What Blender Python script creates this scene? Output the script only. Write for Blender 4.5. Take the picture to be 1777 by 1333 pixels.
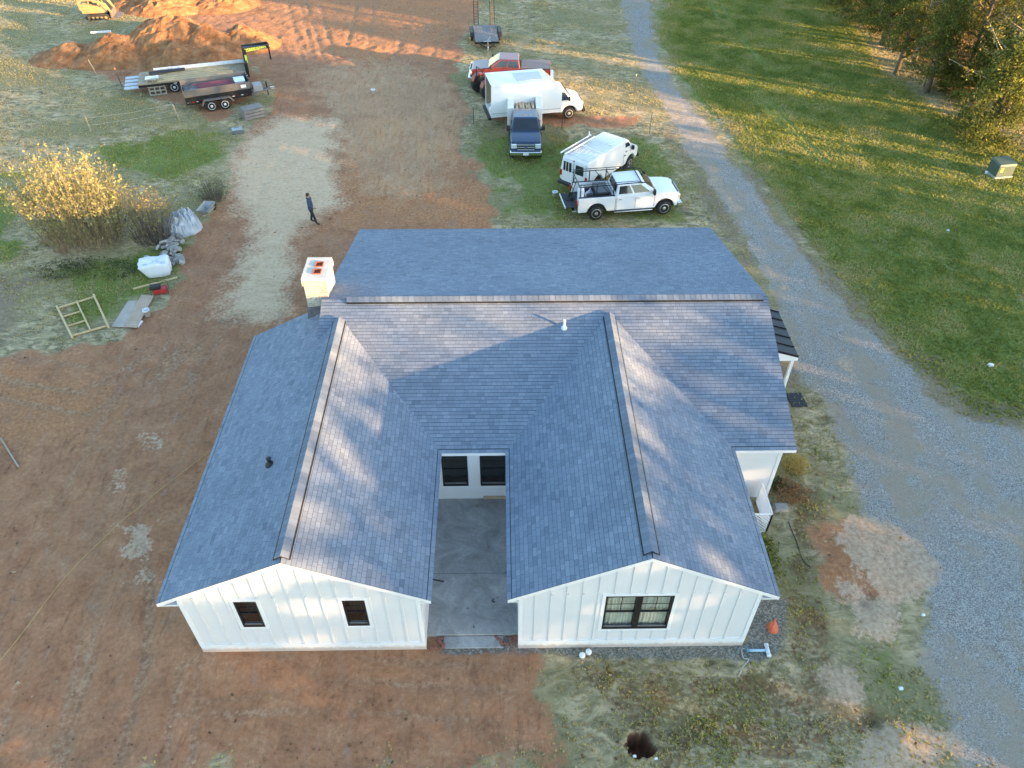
import bpy, bmesh, math, random
import numpy as np
from mathutils import Vector, Matrix, Euler
R = math.radians
for o in list(bpy.data.objects): bpy.data.objects.remove(o, do_unlink=True)
scene = bpy.context.scene
C = scene.collection
rnd = random.Random(7)
rng = np.random.default_rng(7)

# ---------------------------------------------------------------- camera, sky, sun, exposure
CAM_H, PITCH, YAW, ROLL, FPX, PW, PH = 22.2, 42.603, 1.011, 0.222, 1328.9, 1777.0, 1333.0
cd = bpy.data.cameras.new('camera'); cam = bpy.data.objects.new('camera', cd); C.objects.link(cam)
cd.sensor_width = 36; cd.lens = FPX / PW * 36; cd.clip_end = 3000; cd.clip_start = .1
cam.matrix_world = Matrix.Translation((0, 0, CAM_H)) @ (Euler((R(90 - PITCH), 0, R(-YAW))).to_matrix() @ Matrix.Rotation(R(ROLL), 3, 'Z')).to_4x4()
scene.camera = cam
SUN_AZ, SUN_EL = 27.0, 6.9          # sun stands towards (+x, -y), 27 degrees south of +x
SV = Vector((math.cos(R(SUN_AZ)) * math.cos(R(SUN_EL)), -math.sin(R(SUN_AZ)) * math.cos(R(SUN_EL)), math.sin(R(SUN_EL))))
world = bpy.data.worlds.new('World'); scene.world = world; world.use_nodes = True
wn = world.node_tree
sky = wn.nodes.new('ShaderNodeTexSky'); sky.sky_type = 'NISHITA'; sky.sun_disc = False
sky.sun_elevation = R(SUN_EL); sky.sun_rotation = R(90 + SUN_AZ); sky.air_density = 1.0; sky.dust_density = .6; sky.ozone_density = 1.7
bg = wn.nodes['Background']; bg.inputs['Strength'].default_value = .15
wn.links.new(sky.outputs[0], bg.inputs[0])
sl = bpy.data.lights.new('sun', 'SUN'); sl.energy = 5.0; sl.angle = R(.55); sl.color = (1.0, .62, .30)
sun = bpy.data.objects.new('sun', sl); C.objects.link(sun)
sun.rotation_euler = SV.to_track_quat('Z', 'Y').to_euler(); sun.location = (60, -30, 40)
vs = scene.view_settings
vs.view_transform = 'Standard'; vs.look = 'None'; vs.gamma = 1; vs.use_curve_mapping = False; vs.exposure = 2.7

# ---------------------------------------------------------------- a pixel of the photograph as a ray
_M = np.array(cam.matrix_world.to_3x3())
def ray(u, v):
    return _M @ np.array([(u - PW / 2) / FPX, -(v - PH / 2) / FPX, -1.0])
def PZ(u, v, z=0.0):
    d = ray(u, v); t = (z - CAM_H) / d[2]; return Vector((d[0] * t, d[1] * t, z))
def PXY(pts): return [PZ(u, v)[:2] for u, v in pts]

# ---------------------------------------------------------------- materials
def nd(nt, typ, **kw):
    n = nt.nodes.new(typ)
    for k, v in kw.items():
        if k in n.inputs: n.inputs[k].default_value = v
        else: setattr(n, k, v)
    return n
class NT:
    def __init__(s, name):
        s.m = bpy.data.materials.new(name); s.m.use_nodes = True; s.t = s.m.node_tree
        s.b = s.t.nodes['Principled BSDF']
    def l(s, a, b): s.t.links.new(a, b)
    def pos(s, obj=False):
        if obj: return nd(s.t, 'ShaderNodeTexCoord').outputs['Object']
        return nd(s.t, 'ShaderNodeNewGeometry').outputs['Position']
    def noise(s, vec, scale, detail=5, rough=.6, dist=0.0):
        n = nd(s.t, 'ShaderNodeTexNoise', Scale=scale, Detail=detail, Roughness=rough, Distortion=dist); s.l(vec, n.inputs['Vector']); return n.outputs['Fac']
    def vor(s, vec, scale, out='Color'):
        n = nd(s.t, 'ShaderNodeTexVoronoi', Scale=scale); s.l(vec, n.inputs['Vector']); return n.outputs[out]
    def ramp(s, f, stops):
        n = nd(s.t, 'ShaderNodeValToRGB'); e = n.color_ramp.elements
        while len(e) < len(stops): e.new(.5)
        for q, (p, c) in zip(e, stops): q.position = p; q.color = (*c, 1)
        s.l(f, n.inputs[0]); return n.outputs[0]
    def mix(s, f, a, b, mode='MIX'):
        n = nd(s.t, 'ShaderNodeMix', data_type='RGBA', blend_type=mode)
        for i, v in ((0, f), (6, a), (7, b)):
            if hasattr(v, 'links') or hasattr(v, 'is_linked'): s.l(v, n.inputs[i])
            elif isinstance(v, (int, float)): n.inputs[i].default_value = v if i == 0 else (v, v, v, 1)
            else: n.inputs[i].default_value = (*v, 1)
        return n.outputs[2]
    def math(s, op, a, b=0.0, c=0.0):
        n = nd(s.t, 'ShaderNodeMath', operation=op)
        for i, v in enumerate((a, b, c)):
            if hasattr(v, 'is_linked'): s.l(v, n.inputs[i])
            else: n.inputs[i].default_value = v
        return n.outputs[0]
    def step(s, v, lo, hi):
        n = nd(s.t, 'ShaderNodeMapRange', interpolation_type='SMOOTHSTEP'); s.l(v, n.inputs[0])
        n.inputs[1].default_value = lo; n.inputs[2].default_value = hi; return n.outputs[0]
    def attr(s, name):
        n = nd(s.t, 'ShaderNodeAttribute', attribute_name=name); return n
    def sep(s, c):
        n = nd(s.t, 'ShaderNodeSeparateColor'); s.l(c, n.inputs[0]); return n.outputs
    def scalev(s, vec, v3):
        n = nd(s.t, 'ShaderNodeVectorMath', operation='MULTIPLY'); s.l(vec, n.inputs[0]); n.inputs[1].default_value = v3; return n.outputs[0]
    def bump(s, h, strength=.3, dist=.02):
        n = nd(s.t, 'ShaderNodeBump', Strength=strength, Distance=dist); s.l(h, n.inputs['Height']); s.l(n.outputs[0], s.b.inputs['Normal'])
    def out(s, col=None, rough=.8, metal=0.0, spec=.5):
        if col is not None:
            if hasattr(col, 'is_linked'): s.l(col, s.b.inputs['Base Color'])
            else: s.b.inputs['Base Color'].default_value = (*col, 1)
        if hasattr(rough, 'is_linked'): s.l(rough, s.b.inputs['Roughness'])
        else: s.b.inputs['Roughness'].default_value = rough
        s.b.inputs['Metallic'].default_value = metal; s.b.inputs['Specular IOR Level'].default_value = spec
        return s.m
_mc = {}
def M(name, col, rough=.7, metal=0.0, var=.12, scale=6.0, bump=0.0, dirt=None, coat=0.0, spec=.5):
    """plain material with noise variation, optional dirt colour, cached by name"""
    if name in _mc: return _mc[name]
    n = NT(name); p = n.pos(True); f = n.noise(p, scale, 6)
    a = tuple(c * (1 - var) for c in col); b = tuple(min(1, c * (1 + var)) for c in col)
    c = n.ramp(f, [(.3, a), (.7, b)])
    if dirt:
        g = n.noise(p, scale * .35, 8, .7); c = n.mix(n.step(g, .5, .72), c, dirt)
    if bump: n.bump(n.noise(p, scale * 6, 4), bump, .02)
    n.out(c, rough, metal, spec)
    if coat: n.b.inputs['Coat Weight'].default_value = coat; n.b.inputs['Coat Roughness'].default_value = .08
    _mc[name] = n.m; return n.m
def TINT(name, c1, c2, rough=.8, trans=0.0, extra=None):
    """colour chosen along c1..c2 by the mesh attribute tint"""
    if name in _mc: return _mc[name]
    n = NT(name); f = n.attr('tint').outputs['Fac']
    c = n.ramp(f, [(0, c1), (1, c2)] if extra is None else [(0, c1), (.5, extra), (1, c2)])
    n.out(c, rough, 0, .3)
    if trans:
        t = nd(n.t, 'ShaderNodeBsdfTranslucent'); n.l(c, t.inputs[0]); mx = nd(n.t, 'ShaderNodeMixShader'); mx.inputs[0].default_value = trans
        n.l(n.b.outputs[0], mx.inputs[1]); n.l(t.outputs[0], mx.inputs[2]); n.l(mx.outputs[0], n.t.nodes['Material Output'].inputs[0])
    _mc[name] = n.m; return n.m
def glass_mat():
    if 'glass' in _mc: return _mc['glass']
    n = NT('glass'); t = nd(n.t, 'ShaderNodeBsdfTransparent'); t.inputs[0].default_value = (.93, .95, .95, 1)
    g = nd(n.t, 'ShaderNodeBsdfGlossy'); g.inputs['Roughness'].default_value = .03
    fr = nd(n.t, 'ShaderNodeLayerWeight'); mx = nd(n.t, 'ShaderNodeMixShader')
    n.l(n.math('ADD', n.math('MULTIPLY', n.math('POWER', fr.outputs['Facing'], 4.0), .8), .04), mx.inputs[0]); n.l(t.outputs[0], mx.inputs[1]); n.l(g.outputs[0], mx.inputs[2]); n.l(mx.outputs[0], n.t.nodes['Material Output'].inputs[0])
    _mc['glass'] = n.m; return n.m

# ---------------------------------------------------------------- mesh builder
class MB:
    def __init__(s, off=(0, 0, 0)): s.v = []; s.f = []; s.off = Vector(off)
    def add(s, vs, fs):
        k = len(s.v); s.v += [Vector(q) for q in vs]; s.f += [tuple(i + k for i in f) for f in fs]; return s
    def box(s, x0, x1, y0, y1, z0, z1):
        return s.add([(x0, y0, z0), (x1, y0, z0), (x1, y1, z0), (x0, y1, z0), (x0, y0, z1), (x1, y0, z1), (x1, y1, z1), (x0, y1, z1)],
                     [(3, 2, 1, 0), (4, 5, 6, 7), (0, 1, 5, 4), (1, 2, 6, 5), (2, 3, 7, 6), (3, 0, 4, 7)])
    def loft(s, a, b):
        n = len(a); return s.add(list(a) + list(b), [tuple(range(n - 1, -1, -1)), tuple(range(n, 2 * n))] + [(i, (i + 1) % n, n + (i + 1) % n, n + i) for i in range(n)])
    def prism(s, pts, axis, a, b):
        def mk(p, t):
            if axis == 'y': return (p[0], t, p[1])
            if axis == 'x': return (t, p[0], p[1])
            return (p[0], p[1], t)
        ar = sum(pts[i][0] * pts[(i + 1) % len(pts)][1] - pts[(i + 1) % len(pts)][0] * pts[i][1] for i in range(len(pts)))
        q = list(pts) if (ar > 0) ^ (axis == 'y') else list(pts)[::-1]
        return s.loft([mk(p, a) for p in q], [mk(p, b) for p in q])
    def tube(s, path, rad, n=6, cap=True):
        path = [Vector(p) for p in path]; rad = rad if isinstance(rad, (list, tuple)) else [rad] * len(path)
        k = len(s.v); up = None
        for i, p in enumerate(path):
            d = (path[min(i + 1, len(path) - 1)] - path[max(i - 1, 0)])
            d = d.normalized() if d.length > 1e-9 else Vector((0, 0, 1))
            if up is None: up = d.orthogonal().normalized()
            up = (up - d * up.dot(d)); up = up.normalized() if up.length > 1e-6 else d.orthogonal().normalized(); w = d.cross(up)
            for j in range(n):
                a = 2 * math.pi * j / n; s.v.append(p + (up * math.cos(a) + w * math.sin(a)) * rad[i])
        for i in range(len(path) - 1):
            for j in range(n): s.f.append((k + i * n + j, k + i * n + (j + 1) % n, k + (i + 1) * n + (j + 1) % n, k + (i + 1) * n + j))
        if cap: s.f.append(tuple(range(k + n - 1, k - 1, -1))); e = k + (len(path) - 1) * n; s.f.append(tuple(range(e, e + n)))
        return s
    def bar(s, p, q, w, h=None):
        """square bar from p to q"""
        p, q = Vector(p), Vector(q); d = (q - p).normalized(); h = h or w
        a = d.cross(Vector((0, 0, 1))); a = a.normalized() if a.length > 1e-4 else Vector((1, 0, 0)); b = a.cross(d)
        r = [a * w / 2 + b * h / 2, -a * w / 2 + b * h / 2, -a * w / 2 - b * h / 2, a * w / 2 - b * h / 2]
        return s.loft([p + x for x in r], [q + x for x in r])
    def lathe(s, prof, n=20, axis='z', c=(0, 0, 0)):
        k = len(s.v); c = Vector(c)
        for r, h in prof:
            for j in range(n):
                a = 2 * math.pi * j / n; x, y = r * math.cos(a), r * math.sin(a)
                s.v.append(c + Vector((x, y, h) if axis == 'z' else ((x, h, y) if axis == 'y' else (h, x, y))))
        m = len(prof)
        for i in range(m - 1):
            for j in range(n): s.f.append((k + i * n + j, k + i * n + (j + 1) % n, k + (i + 1) * n + (j + 1) % n, k + (i + 1) * n + j))
        s.f.append(tuple(k + j for j in range(n))[::-1]); s.f.append(tuple(k + (m - 1) * n + j for j in range(n)))
        return s
    def build(s, name, mat, parent=None, smooth=False, bevel=0.0, fix=True):
        me = bpy.data.meshes.new(name); me.from_pydata([tuple(q - s.off) for q in s.v], [], s.f)
        if fix:
            bm = bmesh.new(); bm.from_mesh(me); bmesh.ops.recalc_face_normals(bm, faces=bm.faces); bm.to_mesh(me); bm.free()
        o = bpy.data.objects.new(name, me); C.objects.link(o); me.materials.append(mat)
        if smooth: me.polygons.foreach_set('use_smooth', [True] * len(me.polygons))
        if bevel:
            b = o.modifiers.new('bevel', 'BEVEL'); b.width = bevel; b.segments = 3 if bevel > .03 else 2
            if bevel > .03: me.polygons.foreach_set('use_smooth', [True] * len(me.polygons)); b.harden_normals = True
            b.limit_method = 'ANGLE'; b.angle_limit = R(35)
        if parent: o.parent = parent
        return o
def npmesh(name, v, f, mat, parent=None, tint=None, smooth=False, col=None):
    """mesh from numpy arrays: v (n,3), f (m,3 or 4)"""
    me = bpy.data.meshes.new(name); v = np.asarray(v, np.float32); f = np.asarray(f, np.int32); k = f.shape[1]
    me.vertices.add(len(v)); me.vertices.foreach_set('co', v.ravel()); me.loops.add(f.size); me.loops.foreach_set('vertex_index', f.ravel())
    me.polygons.add(len(f)); me.polygons.foreach_set('loop_start', np.arange(0, f.size, k, dtype=np.int32)); me.update(calc_edges=True)
    me.polygons.foreach_set('use_smooth', np.full(len(f), smooth, bool))
    if tint is not None:
        a = me.attributes.new('tint', 'FLOAT', 'POINT'); a.data.foreach_set('value', np.asarray(tint, np.float32))
    for nm, arr in (col or {}).items():
        a = me.color_attributes.new(nm, 'FLOAT_COLOR', 'POINT'); a.data.foreach_set('color', np.asarray(arr, np.float32).ravel())
    me.materials.append(mat)
    o = bpy.data.objects.new(name, me); C.objects.link(o)
    if parent: o.parent = parent
    return o
def tag(o, label, cat, group=None):
    o['label'] = label; o['category'] = cat
    if group: o['group'] = group
    return o
def thing(name, label, cat, loc=(0, 0, 0), rz=0.0, group=None):
    o = bpy.data.objects.new(name, None); C.objects.link(o); o.location = loc; o.rotation_euler = (0, 0, rz); o.empty_display_size = .3
    return tag(o, label, cat, group)
def copy_tree(o, parent=None):
    c = o.copy(); C.objects.link(c); c.parent = parent
    for ch in list(o.children): copy_tree(ch, c)
    return c

# ---------------------------------------------------------------- numpy noise
def vnoise(x, y, s, seed):
    g = np.random.default_rng(seed).random((256, 256)); x = x * s; y = y * s
    xi = np.floor(x).astype(int); yi = np.floor(y).astype(int); fx = x - xi; fy = y - yi
    fx = fx * fx * (3 - 2 * fx); fy = fy * fy * (3 - 2 * fy); a = xi & 255; b = (xi + 1) & 255; c = yi & 255; d = (yi + 1) & 255
    return (g[a, c] * (1 - fx) + g[b, c] * fx) * (1 - fy) + (g[a, d] * (1 - fx) + g[b, d] * fx) * fy
def fbm(x, y, s, seed, o=4):
    t = 0; w = 0; a = 1.0
    for i in range(o): t = t + a * vnoise(x, y, s * 2 ** i, seed + i); w += a; a *= .5
    return t / w
def sdf(poly, X, Y):
    """signed distance to a closed polygon, negative inside"""
    d = np.full(X.shape, 1e9); ins = np.zeros(X.shape, bool); n = len(poly)
    for i in range(n):
        ax, ay = poly[i]; bx, by = poly[(i + 1) % n]; ex, ey = bx - ax, by - ay
        t = np.clip(((X - ax) * ex + (Y - ay) * ey) / (ex * ex + ey * ey + 1e-9), 0, 1)
        d = np.minimum(d, (X - ax - t * ex) ** 2 + (Y - ay - t * ey) ** 2)
        c = (ay > Y) != (by > Y)
        if ey != 0: ins ^= c & (X < ex * (Y - ay) / ey + ax)
    d = np.sqrt(d); return np.where(ins, -d, d)
def linedist(pl, X, Y):
    d = np.full(X.shape, 1e9)
    for (ax, ay), (bx, by) in zip(pl[:-1], pl[1:]):
        ex, ey = bx - ax, by - ay; t = np.clip(((X - ax) * ex + (Y - ay) * ey) / (ex * ex + ey * ey + 1e-9), 0, 1)
        d = np.minimum(d, np.hypot(X - ax - t * ex, Y - ay - t * ey))
    return d

# ================================================================ GROUND
HOLE = PZ(1108, 1293)
def axis(lo, hi, st, fine, fst):
    a = [lo]
    while a[-1] < hi: a.append(a[-1] + (fst if any(p <= a[-1] < q for p, q in fine) else st))
    return a
gx = axis(-52, 56, .15, [(HOLE.x - .75, HOLE.x + .75)], .05); gy = axis(3.5, 84, .15, [(HOLE.y - .7, HOLE.y + .7)], .05)
out = [1, 2, 4, 8, 16, 32, 64, 128, 256, 512, 900]
gx = np.array([gx[0] - o for o in out[::-1]] + gx + [gx[-1] + o for o in out]); gy = np.array([gy[0] - o for o in out[::-1]] + gy + [gy[-1] + o for o in out])
X, Y = np.meshgrid(gx, gy, indexing='ij')
E1 = fbm(X, Y, .9, 11, 4) - .5; E2 = fbm(X, Y, .22, 21, 4) - .5
def W(pix, feather=.5, edge=.8, world=False):
    s = sdf(pix if world else PXY(pix), X, Y) + E1 * edge * 2 + E2 * edge
    return np.clip(.5 - s / (2 * feather), 0, 1)
DRIVE_PX = [(1077, -8), (1085, 60), (1128, 140), (1158, 200), (1188, 260), (1238, 320), (1288, 400), (1322, 470), (1340, 530), (1368, 600), (1392, 670), (1428, 715), (1478, 820), (1505, 900), (1590, 960), (1606, 1060), (1600, 1150), (1642, 1250), (1668, 1345), (1800, 1345), (1800, 748), (1690, 732), (1620, 690), (1530, 600), (1430, 490), (1380, 420), (1310, 330), (1240, 230), (1168, 150), (1137, 70), (1122, -8)]
PAD_PX = [(398, 300), (425, 245), (485, 203), (582, 210), (588, 352), (522, 396), (503, 450), (490, 543), (440, 552), (388, 545), (402, 478), (440, 420), (404, 345)]
DIRT_PX = [[(-60, 625), (60, 610), (195, 592), (272, 535), (318, 470), (345, 405), (392, 335), (405, 290), (425, 240), (470, 200), (480, 150), (420, 110), (330, 40), (330, -8), (835, -8), (800, 80), (790, 130), (812, 180), (796, 245), (832, 300), (862, 392), (900, 500), (900, 1000), (955, 1140), (975, 1230), (1010, 1345), (-60, 1345)],
           [(110, 75), (200, 70), (430, 90), (470, 150), (380, 205), (310, 180), (230, 150), (140, 120)], [(200, 8), (330, -5), (420, 0), (420, 25), (300, 30)],
           [(1425, 925), (1495, 905), (1560, 925), (1615, 985), (1600, 1045), (1510, 1050), (1480, 1050), (1440, 1020)],
           [(850, 168), (1000, 200), (1100, 205), (1100, 222), (1000, 214), (850, 206)]]
GREEN_PX = [[(1165, -8), (1450, -8), (1530, 120), (1640, 200), (1800, 260), (1800, 735), (1690, 722), (1560, 610), (1400, 420), (1330, 320), (1255, 215), (1180, 130), (1140, 60)],
            [(150, 250), (330, 215), (420, 235), (380, 290), (300, 330), (150, 290)], [(60, 460), (200, 440), (330, 420), (310, 480), (260, 545), (130, 590), (90, 520)], [(-40, 300), (30, 300), (20, 470), (-40, 470)],
            [(-60, 765), (10, 768), (32, 812), (14, 856), (-60, 872)], [(-60, 930), (12, 935), (22, 990), (-60, 1015)],
            [(800, 222), (880, 225), (960, 235), (1130, 235), (1180, 270), (1215, 350), (1215, 395), (880, 395), (850, 330), (815, 270)],
            [(955, 1128), (1080, 1140), (1320, 1140), (1400, 1160), (1410, 1290), (1300, 1345), (1150, 1345), (1040, 1240), (980, 1210)],
            [(1390, 730), (1440, 740), (1490, 850), (1500, 900), (1440, 920), (1430, 1100), (1330, 1110), (1330, 930), (1360, 860)],
            [(1470, 1090), (1570, 1100), (1590, 1230), (1560, 1290), (1500, 1200)]]
PALE_PX = [[(1480, 900), (1560, 915), (1630, 985), (1615, 1050), (1540, 1055), (1495, 990), (1470, 940)], [(1470, 1030), (1560, 1030), (1570, 1090), (1530, 1120), (1480, 1100)], [(1420, 1150), (1490, 1170), (1540, 1230), (1480, 1270), (1430, 1220)], [(1480, 1260), (1570, 1240), (1660, 1270), (1650, 1345), (1490, 1330)],
           [(215, 900), (240, 890), (275, 950), (262, 1000), (235, 1000), (222, 950)], [(240, 755), (280, 748), (275, 770), (245, 780)], [(190, 800), (215, 795), (225, 880), (205, 880)], [(1200, 250), (1215, 240), (1330, 440), (1420, 560), (1500, 660), (1480, 670), (1400, 580), (1300, 440)]]
ORANGE_PX = [[(1425, 930), (1490, 915), (1530, 935), (1520, 1010), (1480, 1050), (1440, 1020)], [(-40, 640), (120, 640), (200, 690), (120, 770), (30, 800), (-40, 760)], [(430, -8), (830, -8), (780, 60), (760, 110), (620, 100), (440, 75)], [(600, 285), (840, 300), (860, 400), (560, 400)], [(640, 200), (780, 190), (800, 280), (600, 285)]]
LITTER_PX = [[(1405, -8), (1470, 20), (1545, 75), (1650, 145), (1740, 205), (1800, 232), (1800, -8)]]
STONE_PX = [[(895, 1112), (1290, 1112), (1300, 1040), (1365, 1040), (1360, 1120), (1330, 1146), (1100, 1142), (955, 1138), (895, 1135)], [(770, 1085), (880, 1085), (900, 1135), (760, 1135)]]
TAN_PX = [[(1330, 470), (1350, 480), (1480, 640), (1590, 720), (1690, 745), (1800, 760), (1800, 700), (1690, 690), (1560, 590), (1430, 450), (1300, 290), (1280, 300)], [(-40, 480), (30, 470), (70, 470), (40, 560), (-40, 620)], [(530, 120), (700, 105), (800, 150), (805, 240), (760, 330), (680, 350), (600, 300), (560, 200)], [(1160, 230), (1190, 250), (1300, 420), (1360, 560), (1400, 690), (1360, 700), (1330, 520)]]
def Wm(lst, f, e): 
    r = np.zeros_like(X)
    for q in lst: r = np.maximum(r, W(q, f, e))
    return r
wDrive = W(DRIVE_PX, .7, .6); wPad = W(PAD_PX, 1.1, .7); wDirt = Wm(DIRT_PX, .8, .9); wGreen = np.maximum.reduce([W(q, 1.4, 1.6) * k for q, k in zip(GREEN_PX, (1, .64, .7, .8, .9, .8, .60, .50, .50, .62))]); wPale = np.maximum.reduce([W(q, .5, .9) * k for q, k in zip(PALE_PX, (1.0, .9, .8, .9, .7, .45, .5, .5))])
wOrange = Wm(ORANGE_PX, 1.5, 1.2); wLitter = np.maximum(Wm(LITTER_PX, 2, 1.5), .50 * W([(950, 1130), (1330, 1140), (1340, 900), (1400, 720), (1480, 830), (1440, 1000), (1470, 1130), (1600, 1200), (1650, 1345), (1000, 1345)], 1.0, 1.2)); wStone = Wm(STONE_PX, .2, .25); wTan = Wm(TAN_PX, 1.8, 1.6)
# wheel ruts: pairs of lines, drawn as pixel polylines
TR = [[(205, 1333), (250, 1150), (262, 1000), (240, 880), (300, 700), (400, 560)], [(90, 1333), (120, 1200), (150, 1050), (190, 850), (280, 660), (345, 560), (420, 430)], [(330, 700), (360, 560), (450, 400)], [(0, 690), (150, 720), (300, 640), (380, 560)], [(0, 660), (130, 680), (260, 640)],
      [(690, 330), (640, 270), (600, 200), (560, 100), (530, 0)], [(705, 330), (655, 262), (618, 195), (580, 100), (552, 0)], [(760, 340), (742, 200), (735, 120), (780, 40)], [(725, 340), (712, 200), (708, 120), (745, 40)], [(620, 0), (600, 90), (700, 200)], [(480, 60), (520, 150), (610, 320)],
      [(330, 1333), (340, 1220), (600, 1180), (900, 1200)], [(280, 1333), (300, 1240), (560, 1230), (860, 1250)], [(470, 150), (620, 130), (790, 100)], [(450, 130), (620, 112), (790, 82)],
      [(500, 250), (450, 330), (410, 470), (330, 560)], [(545, 250), (500, 330), (470, 480), (420, 560)]]
LT = [[(1290, 150), (1350, 210), (1415, 280)], [(1305, 150), (1368, 212), (1432, 282)], [(1230, 0), (1260, 60)], [(1245, 0), (1280, 60), (1330, 120)]]
wTrack = np.zeros_like(X)
for q in TR + LT:
    w = PXY(q); dv = Vector((w[-1][0] - w[0][0], w[-1][1] - w[0][1])).normalized(); pv = Vector((-dv.y, dv.x)) * 1.65
    for off in ((0, 0), tuple(pv)) if q in TR else ((0, 0),):
        d = linedist([(a + off[0], b + off[1]) for a, b in w], X, Y) + E1 * .18; wTrack = np.maximum(wTrack, np.clip(1.25 - np.abs(d) / .24, 0, 1) * (.35 + .65 * vnoise(X, Y, .35, 77)))
# relief
Z = (fbm(X, Y, .35, 31, 5) - .5) * .10 + (fbm(X, Y, 2.2, 41, 3) - .5) * .05 - wTrack * .05 * wDirt
Z += wDirt * (fbm(X, Y, 2.6, 51, 3) - .5) * .085
Z += np.where(Y > 60, (fbm(X, Y, .06, 61, 3) - .5) * .5 * np.clip((Y - 60) / 20, 0, 1), 0)
sp = PZ(1490, 985); Z += .20 * np.exp(-(((X - sp.x) / 1.1) ** 2 + ((Y - sp.y) / .9) ** 2)) * (.6 + .8 * fbm(X, Y, 1.6, 71, 3))
for (u, v, h) in ((1580, 1000, .14), (1530, 1080, .12), (1560, 1300, .16), (1450, 1200, .1)):
    c = PZ(u, v); Z += h * np.exp(-(((X - c.x) / .6) ** 2 + ((Y - c.y) / .55) ** 2)) * (.5 + fbm(X, Y, 2.5, 81, 3))
for (u, v, h, r) in ((1500, 1045, -.22, .22), (1515, 1255, -.22, .24)):
    c = PZ(u, v); Z += h * np.exp(-(((X - c.x) / r) ** 2 + ((Y - c.y) / r) ** 2))
foot = np.minimum(sdf([(-9.6, 11.5), (7.8, 11.5), (7.8, 17.5), (10.2, 17.5), (10.2, 32.5), (-7, 32.5), (-7, 24.5), (-9.6, 24.5)], X, Y), 1.5)
Z *= np.clip((foot + .3) / 1.2, 0, 1); Z -= .012
rh = np.hypot((X - HOLE.x) / .40, (Y - HOLE.y) / .36) + E1 * 1.0 + (vnoise(X, Y, 7.0, 123) - .5) * .35; Z -= .95 * np.clip((1.12 - rh) / .30, 0, 1)
wHole = np.clip((1.25 - rh) / .3, 0, 1); rim = np.exp(-((rh - 1.35) / .25) ** 2); Z += rim * .05
wDirt = np.maximum(wDirt, wHole); wGreen *= 1 - wHole
wGrassOnly = wGreen * (1 - wDirt) * (1 - wDrive) * (1 - wStone)
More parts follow.
